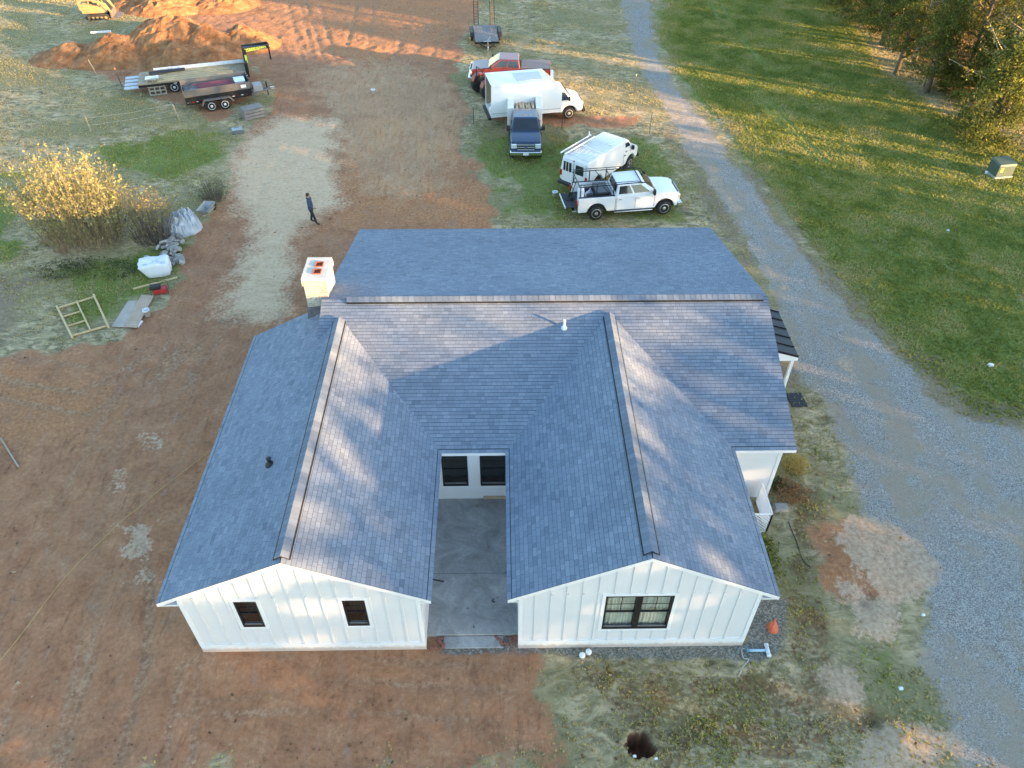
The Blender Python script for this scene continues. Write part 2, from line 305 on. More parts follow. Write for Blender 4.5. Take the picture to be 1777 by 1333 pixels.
def ground_mat():
    n = NT('ground_soil'); p = n.pos()
    a1 = n.attr('layer_a'); a2 = n.attr('layer_b'); a3 = n.attr('layer_c')
    dirt, drive, pad = n.sep(a1.outputs['Color'])[:3]; pale = a1.outputs['Alpha']
    green, litter, stone = n.sep(a2.outputs['Color'])[:3]; track = a2.outputs['Alpha']
    orange, tan, hole = n.sep(a3.outputs['Color'])[:3]
    big = n.noise(p, .16, 5, .6); mid = n.noise(p, .9, 7, .65, .4); fine = n.noise(p, 6.5, 8, .7); vf = n.noise(p, 34, 5, .7)
    edge = n.math('ADD', n.math('MULTIPLY', fine, .55), n.math('MULTIPLY', mid, .45))
    e0 = n.math('SUBTRACT', edge, .5)
    def mask(w, k=1.1, lo=.38, hi=.62): return n.step(n.math('ADD', w, n.math('MULTIPLY', e0, k)), lo, hi)
    # dry field grass, matted in streaks
    st = n.noise(n.scalev(p, (1.1, 2.2, 1)), 1.2, 8, .75, 1.2)
    dry = n.ramp(n.math('ADD', n.math('MULTIPLY', st, .75), n.math('MULTIPLY', mid, .25)), [(.37, (.115, .095, .050)), (.48, (.29, .24, .135)), (.58, (.56, .44, .26))])
    dry = n.mix(n.step(big, .42, .62), dry, n.ramp(fine, [(.3, (.13, .13, .052)), (.7, (.36, .295, .15))]))
    grn = n.ramp(n.math('ADD', n.math('MULTIPLY', fine, .6), n.math('MULTIPLY', mid, .4)), [(.28, (.075, .105, .025)), (.5, (.155, .19, .042)), (.68, (.25, .255, .065)), (.82, (.36, .31, .11))])
    dx = nd(n.t, 'ShaderNodeVectorMath', operation='DOT_PRODUCT'); n.l(p, dx.inputs[0]); dx.inputs[1].default_value = (.943, .337, 0)
    dy = nd(n.t, 'ShaderNodeVectorMath', operation='DOT_PRODUCT'); n.l(p, dy.inputs[0]); dy.inputs[1].default_value = (-.337, .943, 0)
    cv = nd(n.t, 'ShaderNodeCombineXYZ'); n.l(n.math('MULTIPLY', dx.outputs['Value'], 1.5), cv.inputs[0]); n.l(n.math('MULTIPLY', dy.outputs['Value'], .10), cv.inputs[1])
    mow = n.noise(cv.outputs[0], 1.0, 6, .65, .3)
    grn = n.mix(n.math('MULTIPLY', n.step(n.math('ADD', n.math('MULTIPLY', mow, .65), n.math('MULTIPLY', mid, .35)), .50, .66), .55), grn, dry)
    col = n.mix(mask(green), dry, grn)
    lit = n.ramp(n.noise(p, 9, 6, .8), [(.3, (.05, .03, .018)), (.5, (.15, .085, .04)), (.72, (.32, .20, .10))])
    col = n.mix(mask(litter), col, lit)
    col = n.mix(n.math('MULTIPLY', mask(tan), .8), col, n.ramp(fine, [(.3, (.15, .105, .065)), (.7, (.33, .255, .17))]))
    d1 = n.ramp(n.math('ADD', n.math('MULTIPLY', mid, .6), n.math('MULTIPLY', fine, .4)), [(.30, (.225, .105, .056)), (.48, (.375, .178, .090)), (.64, (.47, .245, .130)), (.8, (.57, .37, .225))])
    d2 = n.ramp(fine, [(.3, (.30, .128, .055)), (.55, (.46, .215, .095)), (.75, (.56, .32, .165))])
    drt = n.mix(n.math('MULTIPLY', mask(orange, 2.2, .25, .85), .75), d1, d2)
    sk = n.noise(n.scalev(p, (2.6, .55, 1)), 1.5, 7, .72, .9)
    drt = n.mix(n.math('MULTIPLY', n.step(sk, .54, .70), .55), drt, n.ramp(vf, [(.3, (.26, .185, .135)), (.7, (.40, .31, .235))]))
    drt = n.mix(n.math('MULTIPLY', n.step(sk, .46, .33), .45), drt, (.13, .070, .045))
    drt = n.mix(.55, drt, n.ramp(n.math('ADD', n.math('MULTIPLY', vf, .6), n.math('MULTIPLY', fine, .4)), [(.3, (.62, .60, .60)), (.7, (1.3, 1.3, 1.32))]), 'MULTIPLY')
    drt = n.mix(n.math('MULTIPLY', n.step(n.noise(p, .5, 6, .7), .56, .74), .5), drt, n.ramp(fine, [(.3, (.20, .145, .105)), (.7, (.34, .27, .20))]))
    drt = n.mix(n.math('MULTIPLY', n.step(n.math('ADD', track, n.math('MULTIPLY', e0, .8)), .30, .75), .42), drt, n.ramp(n.noise(n.scalev(p, (1, 1, 1)), 7, 3), [(.40, (.17, .095, .055)), (.52, (.34, .22, .135)), (.64, (.50, .36, .24))]))
    drt = n.mix(n.step(n.noise(p, 12, 3, .7), .68, .76), drt, (.30, .19, .13))
    drt = n.mix(n.math('MULTIPLY', mask(tan, 2.4, .15, .95), .45), drt, n.ramp(n.math('ADD', n.math('MULTIPLY', sk, .6), n.math('MULTIPLY', vf, .4)), [(.36, (.36, .20, .105)), (.5, (.52, .34, .19)), (.64, (.64, .46, .29))]))
    drt = n.mix(n.math('MULTIPLY', n.step(n.noise(p, .22, 5, .6), .47, .60), .25), drt, n.ramp(fine, [(.3, (.20, .105, .062)), (.7, (.35, .20, .12))]))
    col = n.mix(mask(dirt), col, drt)
    col = n.mix(n.math('MULTIPLY', mask(hole, .4), .45), col, (.07, .042, .028))
    pd = n.ramp(n.math('ADD', n.math('MULTIPLY', fine, .5), n.math('MULTIPLY', st, .5)), [(.3, (.44, .285, .17)), (.5, (.62, .45, .285)), (.7, (.73, .565, .385))])
    col = n.mix(n.math('MULTIPLY', mask(pad, 2.4, .15, .95), .88), col, pd)
    vc = n.sep(n.vor(p, 38))[0]
    gr = n.ramp(n.math('ADD', n.math('MULTIPLY', vc, .5), n.math('MULTIPLY', vf, .5)), [(.26, (.15, .142, .128)), (.5, (.30, .285, .258)), (.74, (.50, .475, .43))])
    band = n.noise(n.scalev(p, (.9, .22, 1)), .8, 4, .6, .5)
    gr = n.mix(n.math('MULTIPLY', n.step(n.math('ADD', n.math('MULTIPLY', band, .6), n.math('MULTIPLY', mid, .4)), .44, .60), .8), gr, n.ramp(vf, [(.3, (.24, .19, .135)), (.7, (.46, .38, .28))]))
    gr = n.mix(n.math('MULTIPLY', n.step(n.noise(p, 1.6, 5, .7), .60, .72), .5), gr, n.ramp(vf, [(.3, (.13, .10, .075)), (.7, (.26, .20, .15))]))
    col = n.mix(mask(drive, 1.4, .32, .68), col, gr)
    col = n.mix(n.math('MULTIPLY', mask(pale, 1.6), .85), col, n.ramp(n.math('ADD', n.math('MULTIPLY', fine, .7), n.math('MULTIPLY', vf, .3)), [(.32, (.26, .165, .10)), (.5, (.50, .355, .235)), (.68, (.68, .53, .38))]))
    sto = n.ramp(n.math('ADD', n.math('MULTIPLY', n.sep(n.vor(p, 24))[0], .6), n.math('MULTIPLY', fine, .4)), [(.2, (.07, .07, .06)), (.5, (.15, .15, .13)), (.8, (.30, .30, .28))])
    col = n.mix(n.math('MULTIPLY', mask(stone, 1.8, .25, .8), .85), col, sto)
    # scattered leaves and crumbs
    lv = n.sep(n.vor(p, 2.6)); dd = n.vor(p, 2.6, 'Distance')
    lf = n.math('MULTIPLY', n.math('LESS_THAN', dd, .12), n.math('GREATER_THAN', lv[0], .72))
    col = n.mix(n.math('MULTIPLY', lf, .6), col, n.mix(lv[1], (.28, .16, .08), (.42, .33, .2)))
    h = n.math('ADD', n.math('MULTIPLY', fine, .8), n.math('ADD', n.math('MULTIPLY', vf, .5), n.math('MULTIPLY', vc, n.math('MULTIPLY', drive, .5))))
    n.bump(h, .8, .07)
    return n.out(col, .95, 0, .2)
GM = ground_mat()
nx, ny = len(gx), len(gy)
A = np.stack([wDirt, wDrive, wPad, wPale], -1).reshape(-1, 4); B = np.stack([wGreen, wLitter, wStone, wTrack], -1).reshape(-1, 4); D = np.stack([wOrange, wTan, wHole, wHole * 0 + 1], -1).reshape(-1, 4)
V = np.stack([X, Y, Z], -1).reshape(-1, 3)
I = np.arange(nx * ny).reshape(nx, ny); F = np.stack([I[:-1, :-1], I[1:, :-1], I[1:, 1:], I[:-1, 1:]], -1).reshape(-1, 4)
zone = np.zeros((nx, ny), int); zone[sdf(PXY(GREEN_PX[0]), X, Y) < 0] = 3; zone[wDrive > .5] = 1; zone[wPad > .5] = 2
zf = zone[:-1, :-1].reshape(-1)
for k, nm in enumerate(('ground', 'gravel_driveway', 'gravel_pad', 'lawn')):
    f = F[zf == k]; u, inv = np.unique(f, return_inverse=True)
    o = npmesh(nm, V[u], inv.reshape(-1, 4), GM, smooth=True, col={'layer_a': A[u], 'layer_b': B[u], 'layer_c': D[u]}); o['kind'] = 'structure'
def ground_z(x, y):
    i = min(max(np.searchsorted(gx, x) - 1, 0), nx - 2); j = min(max(np.searchsorted(gy, y) - 1, 0), ny - 2)
    return float(Z[i:i + 2, j:j + 2].max())
def gnear(x, y, r=.1): return float(max(ground_z(x + a, y + b) for a in (-r, 0, r) for b in (-r, 0, r)))

# ---- grass blades standing on the grown areas, one mass
def scatter(N, dens):
    i = rng.integers(12, nx - 12, N); j = rng.integers(12, ny - 12, N); k = rng.random(N) < dens[i, j]; i = i[k]; j = j[k]
    return i, j, gx[i] + rng.random(len(i)) * (gx[i + 1] - gx[i]), gy[j] + rng.random(len(j)) * (gy[j + 1] - gy[j])
vis = (np.abs(X) < 10 + Y * .66) & (foot > .05)
grow = np.clip(1 - 1.3 * wDirt - 1.2 * wDrive - 1.5 * wPad - wPale - wStone - 1.2 * wTrack, 0, 1) * vis * np.where(zone == 3, 1.0, .25 + .75 * (fbm(X, Y, .5, 91, 3) > .45))
lawnw = (zone == 3) & (Y > 18); i, j, px, py = scatter(1500000, np.where(lawnw, grow * .9, grow * .55 * (.35 + .65 * wGreen))); k = len(px); print('grass tufts', k)
g = wGreen[i, j] * np.clip(1.5 - 1.6 * fbm(px, py, .8, 95, 3), 0, 1); hgt = rng.uniform(.04, .11, k) * np.where(lawnw[i, j], 1.2, 1.0) * (1 + .5 * (rng.random(k) < .06)); ang = rng.uniform(0, 2 * np.pi, k)
base = np.stack([px, py, Z[i, j] - .01], -1); vv = np.zeros((k, 6, 3)); 
for q in range(2):
    a = ang + q * 1.7; w = np.stack([np.cos(a), np.sin(a), 0 * a], -1) * rng.uniform(.02, .055, (k, 1)); lean = np.stack([np.cos(a + 1.5), np.sin(a + 1.5), 0 * a], -1) * (hgt * rng.uniform(.2, .9, k))[:, None]
    vv[:, q * 3] = base - w; vv[:, q * 3 + 1] = base + w; vv[:, q * 3 + 2] = base + lean + np.stack([0 * a, 0 * a, hgt], -1)
tt = np.clip(1 - g * .8 + rng.normal(0, .13, k), 0, 1)
o = npmesh('grass', vv.reshape(-1, 3), np.arange(k * 6).reshape(-1, 3), TINT('grass_blade', (.125, .175, .028), (.52, .42, .20), .9, .5, (.34, .345, .08)), tint=np.repeat(tt, 6))
o['kind'] = 'stuff'; tag(o, 'short green and straw-coloured grass of the lawn and fields', 'grass')
# ---- clods and stones lying on the bare soil
i, j, px, py = scatter(120000, np.clip(wDirt * .36 + wStone * 1.2 + wHole + .12 * wPale + .22 * wDrive, 0, 1) * vis * (.2 + .8 * (fbm(X, Y, .7, 99, 3) > .48))); k = len(px)
r = rng.lognormal(-4.1, .5, k).clip(.006, .07); oct_ = np.array([(1, 0, 0), (0, 1, 0), (-1, 0, 0), (0, -1, 0), (.2, .1, .9), (0, 0, -.5)])
vv = np.stack([px, py, Z[i, j] + r * .2], -1)[:, None, :] + oct_[None] * r[:, None, None] * rng.uniform(.6, 1.3, (k, 6, 3))
fo = np.array([(0, 1, 4), (1, 2, 4), (2, 3, 4), (3, 0, 4)]); ff = (fo[None] + (np.arange(k) * 6)[:, None, None]).reshape(-1, 3)
tt = np.clip(rng.beta(1.3, 3.5, k) + .35 * wStone[i, j] * rng.random(k) + .6 * wDrive[i, j] * (1 - wDirt[i, j]), 0, 1)
o = npmesh('soil_clods', vv.reshape(-1, 3), ff, TINT('clod', (.10, .052, .034), (.46, .42, .37), .95, 0, (.24, .13, .08)), tint=np.repeat(tt, 6)); o['kind'] = 'stuff'
tag(o, 'loose red clods and small stones scattered over the bare soil', 'stones')
# ---- fallen leaves
i, j, px, py = scatter(14000, np.clip(.06 + wGreen * .5 * (Y < 20) + wLitter + .15 * wDirt * (Y < 16), 0, 1) * vis * (1 - wPad) * (1 - .8 * wDrive)); k = len(px); r = rng.uniform(.03, .07, k)[:, None, None]
qd = np.array([(-1, -.6, 0), (1, -.5, .25), (.9, .7, .1), (-.8, .6, .35)]); a = rng.uniform(0, 6.28, k); ca, sa = np.cos(a)[:, None], np.sin(a)[:, None]
q = np.stack([qd[None, :, 0] * ca - qd[None, :, 1] * sa, qd[None, :, 0] * sa + qd[None, :, 1] * ca, np.repeat(qd[None, :, 2], k, 0)], -1)
vv = np.stack([px, py, Z[i, j] + .03], -1)[:, None, :] + q * r
o = npmesh('fallen_leaves', vv.reshape(-1, 3), np.arange(k * 4).reshape(-1, 4), TINT('dead_leaf', (.12, .06, .03), (.50, .38, .22), .8, .2, (.30, .16, .07)), tint=np.repeat(rng.random(k), 4)); o['kind'] = 'stuff'
tag(o, 'fallen brown leaves scattered over grass and soil', 'leaves')

# ================================================================ HOUSE
HO = Vector((0, 18, 0))
house = thing('farmhouse', 'white board-and-batten farmhouse with blue-grey shingle roof and two front wings', 'house', HO)
WHITE = M('white_paint', (.68, .68, .685), .65, 0, .025, 1.5, .02)
TRIMW = M('white_trim', (.78, .78, .78), .4, 0, .02, 2)
BLACKF = M('black_window_frame', (.012, .012, .014), .35, 0, .1, 8)
DECKM = M('roof_felt', (.035, .042, .052), .9)
XML, XMR, YB, YR, YF, ZE, ZR = -6.735, 10.056, 31.98, 23.404, 17.586, 2.87, 5.074
LW = dict(x0=-9.876, xr=-5.985, x1=-2.086, yf=11.92, yb=23.959, zr=4.797); RW = dict(x0=.113, xr=4.011, x1=7.918, yf=11.916, zr=4.835)
sM = (ZR - ZE) / (YR - YF); sB = (ZR - ZE) / (YB - YR)
def zmain(x, y): return np.where((x > XML) & (x < XMR), np.where(y < YR, ZE + sM * (y - YF), ZR - sB * (y - YR)), -9)
def zwing(w, x, y):
    s0 = (w['zr'] - ZE) / (w['xr'] - w['x0']); s1 = (w['zr'] - ZE) / (w['x1'] - w['xr'])
    return np.where((x > w['x0']) & (x < w['x1']) & (y > w['yf']) & (y < 24), np.where(x < w['xr'], ZE + s0 * (x - w['x0']), w['zr'] - s1 * (x - w['xr'])), -9)
yLj = YF + (LW['zr'] - ZE) / sM; yRj = YF + (RW['zr'] - ZE) / sM
# roof decks: one slab for each slope, 9 cm thick, lying under the shingles
def slab(mb, pts, t=.09):
    a = [Vector(q) for q in pts]; n = (a[1] - a[0]).cross(a[2] - a[0]).normalized()
    if n.z < 0: n = -n
    mb.loft([q - n * t for q in a], [q - n * .004 for q in a])
rm = MB(HO)
slab(rm, [(XML, YF, ZE), (XMR, YF, ZE), (XMR, YR, ZR), (XML, YR, ZR)])
slab(rm, [(XML, YR, ZR), (XMR, YR, ZR), (XMR, YB, ZE), (XML, YB, ZE)])
slab(rm, [(LW['x0'], LW['yf'], ZE), (LW['xr'], LW['yf'], LW['zr']), (LW['xr'], LW['yb'], LW['zr']), (LW['x0'], LW['yb'], ZE)])
slab(rm, [(LW['xr'], LW['yf'], LW['zr']), (LW['x1'], LW['yf'], ZE), (LW['x1'], YF + .02, ZE), (LW['xr'], yLj + .05, LW['zr'])])
slab(rm, [(RW['x0'], RW['yf'], ZE), (RW['xr'], RW['yf'], RW['zr']), (RW['xr'], yRj + .05, RW['zr']), (RW['x0'], YF + .02, ZE)])
slab(rm, [(RW['xr'], RW['yf'], RW['zr']), (RW['x1'], RW['yf'], ZE), (RW['x1'], YF + .02, ZE), (RW['xr'], yRj + .05, RW['zr'])])
roof = rm.build('roof', DECKM, house)
# shingles
def shingle_mat():
    n = NT('asphalt_shingle'); p = n.pos(); t = n.attr('tint').outputs['Fac']
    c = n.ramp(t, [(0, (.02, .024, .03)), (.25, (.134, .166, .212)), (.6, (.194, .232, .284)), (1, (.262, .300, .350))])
    g = n.noise(p, 90, 3, .8); b = n.noise(p, .35, 4)
    c = n.mix(.8, c, n.ramp(g, [(.3, (.62, .62, .64)), (.7, (1.2, 1.2, 1.2))]), 'MULTIPLY')
    c = n.mix(.7, c, n.ramp(b, [(.35, (.88, .88, .90)), (.65, (1.12, 1.11, 1.10))]), 'MULTIPLY')
    n.bump(g, .5, .004); return n.out(c, .9, 0, .25)
SHM = shingle_mat()
EXP = .142; WID = (.15, .20, .25, .31)
tabs = []        # (corner, u, v, n, width index, tint index, thickness index)
def shingle_slope(o, u, v, Lu, Lv, keep, seed):
    r = random.Random(seed); o, u, v = Vector(o), Vector(u).normalized(), Vector(v).normalized(); n = u.cross(v)
    if n.z < 0: n = -n
    k = int(Lv / EXP)
    for i in range(k + 1):
        y0 = i * Lv / (k + 1) - (.02 if i == 0 else 0); x = 0.0; hi = r.random() < .5; first = True; end = False
        while not end:
            wi = r.choice((0, 1, 2, 3)) if first else r.choice((0, 1, 1, 2, 2, 3)); w = WID[wi]; first = False; up = 0.0
            if x + w >= Lu - .02: end = True; x = Lu - w; up = .0015
            c = o + u * x + v * y0 + n * up; m = c + u * (w / 2) + v * (EXP / 2)
            if keep(m.x, m.y, m.z): tabs.append((c, u, v, n, wi, min(7, max(0, int(r.gauss(3.5, .9)))), int(hi)))
            x += w; hi = not hi if r.random() < .8 else hi
def k_main(x, y, z): return z > max(zwing(LW, x, y), zwing(RW, x, y)) - .07
def k_wing(x, y, z): return z > zmain(x, y) - .07
U, Vv = Vector((1, 0, 0)), Vector((0, 1, 0))
shingle_slope((XML, YF, ZE), U, (0, 1, sM), XMR - XML, math.hypot(YR - YF, ZR - ZE), k_main, 1)
shingle_slope((XML, YB, ZE), U, (0, -1, sB), XMR - XML, math.hypot(YB - YR, ZR - ZE), lambda *a: True, 2)
for w, sd in ((LW, 3), (RW, 5)):
    s0 = (w['zr'] - ZE) / (w['xr'] - w['x0']); L = math.hypot(w['xr'] - w['x0'], w['zr'] - ZE); yb = w.get('yb', yRj + .3)
    shingle_slope((w['x0'], w['yf'], ZE), Vv, (1, 0, s0), yb - w['yf'], L, k_wing, sd)
    shingle_slope((w['x1'], w['yf'], ZE), Vv, (-1, 0, s0), 23.2 - w['yf'], L, k_wing, sd + 1)
TH = (.006, .0085)
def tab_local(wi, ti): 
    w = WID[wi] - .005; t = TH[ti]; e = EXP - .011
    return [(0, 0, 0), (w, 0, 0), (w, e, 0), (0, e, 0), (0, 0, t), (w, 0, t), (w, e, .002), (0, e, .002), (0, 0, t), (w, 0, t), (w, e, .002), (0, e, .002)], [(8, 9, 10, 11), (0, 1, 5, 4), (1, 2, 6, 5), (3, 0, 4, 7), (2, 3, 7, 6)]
camv = Vector((0, 0, CAM_H)); tabs.sort(key=lambda t: -abs((camv - t[0]).normalized().dot(t[3])) / (camv - t[0]).length_squared)
near, rest = tabs[:300], tabs[300:]
cache = {}
for c, u, v, n, wi, ti, th in near:
    key = (wi, ti, th)
    if key not in cache:
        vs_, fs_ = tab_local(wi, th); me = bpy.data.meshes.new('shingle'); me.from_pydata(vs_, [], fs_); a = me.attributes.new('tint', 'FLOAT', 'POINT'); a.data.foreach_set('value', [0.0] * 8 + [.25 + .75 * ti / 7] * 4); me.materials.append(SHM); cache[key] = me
    o = bpy.data.objects.new('shingle', cache[key]); C.objects.link(o); o.parent = roof
    vsd = n.cross(u); flip = vsd.dot(v) < 0
    q = c + (u * (WID[wi] - .005) if flip else Vector()); uu = -u if flip else u
    m = Matrix((uu, n.cross(uu), n)).transposed().to_4x4(); m.translation = q - HO; o.matrix_local = m
vv = []; ff = []; tt = []
for c, u, v, n, wi, ti, th in rest:
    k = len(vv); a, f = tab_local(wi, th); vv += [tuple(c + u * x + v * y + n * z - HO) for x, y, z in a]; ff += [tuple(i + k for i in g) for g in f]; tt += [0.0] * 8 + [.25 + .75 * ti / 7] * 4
o = npmesh('shingle_courses', np.array(vv), np.array(ff), SHM, roof, tint=tt); o['kind'] = 'stuff'
bm = bmesh.new(); bm.from_mesh(o.data); bmesh.ops.recalc_face_normals(bm, faces=bm.faces); bm.to_mesh(o.data); bm.free()
# ridges: black vent strip with cap shingles over it
def ridge(p, q, side, s, L0=.2):
    p, q, side = Vector(p), Vector(q), Vector(side); d = (q - p).normalized(); L = (q - p).length
    prof = [(-.235, -.235 * s + .012), (0, .055), (.235, -.235 * s + .012), (.235, -.235 * s + .045), (0, .085), (-.235, -.235 * s + .045)]
    mb = MB(HO); mb.loft([p + side * a + Vector((0, 0, b)) for a, b in prof], [q + side * a + Vector((0, 0, b)) for a, b in prof]); mb.build('ridge_vent', M('black_vent', (.006, .006, .007), .7), roof)
    k = int(L / .21); mes = {}
    for i in range(k):
        t = i * L / k; ti = rnd.randrange(0, 3)
        if ti not in mes:
            e = L / k + .02; mb = MB(); a = [(-.20, -.20 * s + .062), (0, .098), (.20, -.20 * s + .062), (.20, -.20 * s + .050), (0, .086), (-.20, -.20 * s + .050)]
            mb.loft([side * x + Vector((0, 0, z + .010)) for x, z in a], [side * x + d * e + Vector((0, 0, z)) for x, z in a])
            oo = mb.build('ridge_cap', SHM, roof); at = oo.data.attributes.new('tint', 'FLOAT', 'POINT'); at.data.foreach_set('value', [.25 + .75 * ti / 7] * 12); mes[ti] = oo.data
        else: oo = bpy.data.objects.new('ridge_cap', mes[ti]); C.objects.link(oo); oo.parent = roof
        oo.location = p + d * t - HO
ridge((XML + .95, YR, ZR), (XMR - .2, YR, ZR), (0, 1, 0), .3)
ridge((LW['xr'], LW['yf'] + .16, LW['zr']), (LW['xr'], yLj - .15, LW['zr']), (1, 0, 0), .49)
ridge((RW['xr'], RW['yf'] + .16, RW['zr']), (RW['xr'], yRj - .1, RW['zr']), (1, 0, 0), .50)
# fascia, rake boards and eave boxes
def board(a, b, t, h, name='fascia'):
    a, b = Vector(a), Vector(b); mb = MB(HO); d = (b - a).normalized(); s = d.cross(Vector((0, 0, 1))).normalized()
    mb.loft([a + s * t / 2, a - s * t / 2, a - s * t / 2 - Vector((0, 0, h)), a + s * t / 2 - Vector((0, 0, h))], [b + s * t / 2, b - s * t / 2, b - s * t / 2 - Vector((0, 0, h)), b + s * t / 2 - Vector((0, 0, h))]); return mb.build(name, TRIMW, roof)
for w in (LW, RW):
    y = w['yf'] + .012
    for xa in ('x0', 'x1'): board((w[xa], y, ZE - .012), (w['xr'], y, w['zr'] - .012), .03, .15, 'rake_board')
    yb = w.get('yb', YF); board((w['x0'] + .02, w['yf'], ZE - .02), (w['x0'] + .02, yb if w is LW else YF + .2, ZE - .02), .03, .14); board((w['x1'] - .02, w['yf'], ZE - .02), (w['x1'] - .02, YF + .2, ZE - .02), .03, .14)
yb = LW['yb'] - .012
board((LW['x0'], yb, ZE - .012), (LW['xr'], yb, LW['zr'] - .012), .03, .15, 'rake_board')
board((LW['x1'], YF + .02, ZE - .015), (RW['x0'], YF + .02, ZE - .015), .03, .15); board((RW['x1'], YF + .02, ZE - .015), (XMR, YF + .02, ZE - .015), .03, .15); board((XML, YB - .02, ZE - .015), (XMR, YB - .02, ZE - .015), .03, .15)
for x in (XML + .015, XMR - .015):
    board((x, YF, ZE - .012), (x, YR, ZR - .012), .03, .15, 'rake_board'); board((x, YB, ZE - .012), (x, YR, ZR - .012), .03, .15, 'rake_board')
def soffit(x0, x1, y0, y1): MB(HO).box(x0, x1, y0, y1, ZE - .19, ZE - .135).build('soffit', TRIMW, roof)
soffit(LW['x0'] + .03, -9.31, LW['yf'] + .03, LW['yb'] - .03); soffit(-2.41, LW['x1'] - .03, LW['yf'] + .03, YF + .2); soffit(RW['x0'] + .03, .43, RW['yf'] + .03, YF + .2); soffit(7.44, RW['x1'] - .03, RW['yf'] + .03, YF + .2); soffit(7.95, XMR - .03, YF + .04, 17.84)
sk_ = NT('splashed_skirt'); p = sk_.pos(); sx = nd(sk_.t, 'ShaderNodeSeparateXYZ'); sk_.l(p, sx.inputs[0]); SKIRT = sk_.out(sk_.mix(sk_.math('MULTIPLY', sk_.step(sk_.math('ADD', sx.outputs[2], sk_.math('MULTIPLY', sk_.noise(p, 5, 7, .75), -.42)), .06, -.12), .6), (.76, .76, .76), (.40, .25, .16)), .6)
# walls
def gable_wall(x0, x1, y, w, holes, name='front_wall'):
    """board-and-batten gable with window openings, 16 cm thick"""
    s = (w['zr'] - ZE) / (w['xr'] - w['x0']); top = lambda x: w['zr'] - .11 - s * abs(x - w['xr'])
    xs = sorted({x0, x1, w['xr']} | {h[0] for h in holes} | {h[1] for h in holes}); mb = MB(HO)
    for a, b in zip(xs[:-1], xs[1:]):
        hs = [h for h in holes if h[0] <= a + 1e-6 and h[1] >= b - 1e-6]; zs = [0.0]
        if hs:
            h = hs[0]; mb.prism([(a, 0), (b, 0), (b, h[2]), (a, h[2])], 'y', y, y + .16); mb.prism([(a, h[3]), (b, h[3]), (b, top(b)), (a, top(a))], 'y', y, y + .16)
        else: mb.prism([(a, 0), (b, 0), (b, top(b)), (a, top(a))], 'y', y, y + .16)
    o = mb.build(name, WHITE, house)
    MB(HO).box(x0 - .012, x1 + .012, y - .022, y - .001, -.02, .385).build('skirt_board', SKIRT, o)
    MB(HO).box(x0 - .012, x1 + .012, y - .030, y - .001, .385, .43).build('drip_cap', TRIMW, o)
    for xa, xb in ((x0 - .012, x0 + .11), (x1 - .11, x1 + .012)): MB(HO).box(xa, xb, y - .028, y - .001, .43, top(min(max(xa, x0), x1)) - .02 if abs(xa - w['xr']) > 1 else 2.6).build('corner_board', TRIMW, o)
    MB(HO).box(x0 + .11, x1 - .11, y - .014, y - .001, 3.0, 3.03).build('seam_flashing', TRIMW, o) if False else None
    n = 0; x = x0 + .48
    while x < x1 - .25:
        segs = [(.43, 3.02), (3.06, top(x) - .03)] if top(x) > 3.2 else [(.43, top(x) - .03)]
        for a, b in segs:
            parts = [(a, b)]
            for h in holes:
                if h[0] - .12 < x < h[1] + .12: parts = [q for p in parts for q in ((p[0], min(p[1], h[2] - .10)), (max(p[0], h[3] + .11), p[1])) if q[1] - q[0] > .03]
            for p in parts: MB(HO).box(x - .03, x + .03, y - .034, y - .001, p[0], p[1]).build('batten', WHITE, o)
        x += .452
    for h in holes:
        for a, b, c, d in ((h[0] - .11, h[1] + .11, h[3], h[3] + .11), (h[0] - .11, h[1] + .11, h[2] - .10, h[2]), (h[0] - .11, h[0], h[2], h[3]), (h[1], h[1] + .11, h[2], h[3])): MB(HO).box(a, b, y - .019, y - .001, c, d).build('window_trim', TRIMW, o)
    return o
CURT = M('curtain', (.62, .60, .50), .9, 0, .12, 3); ROOMM = M('dark_room', (.05, .045, .04), .9)
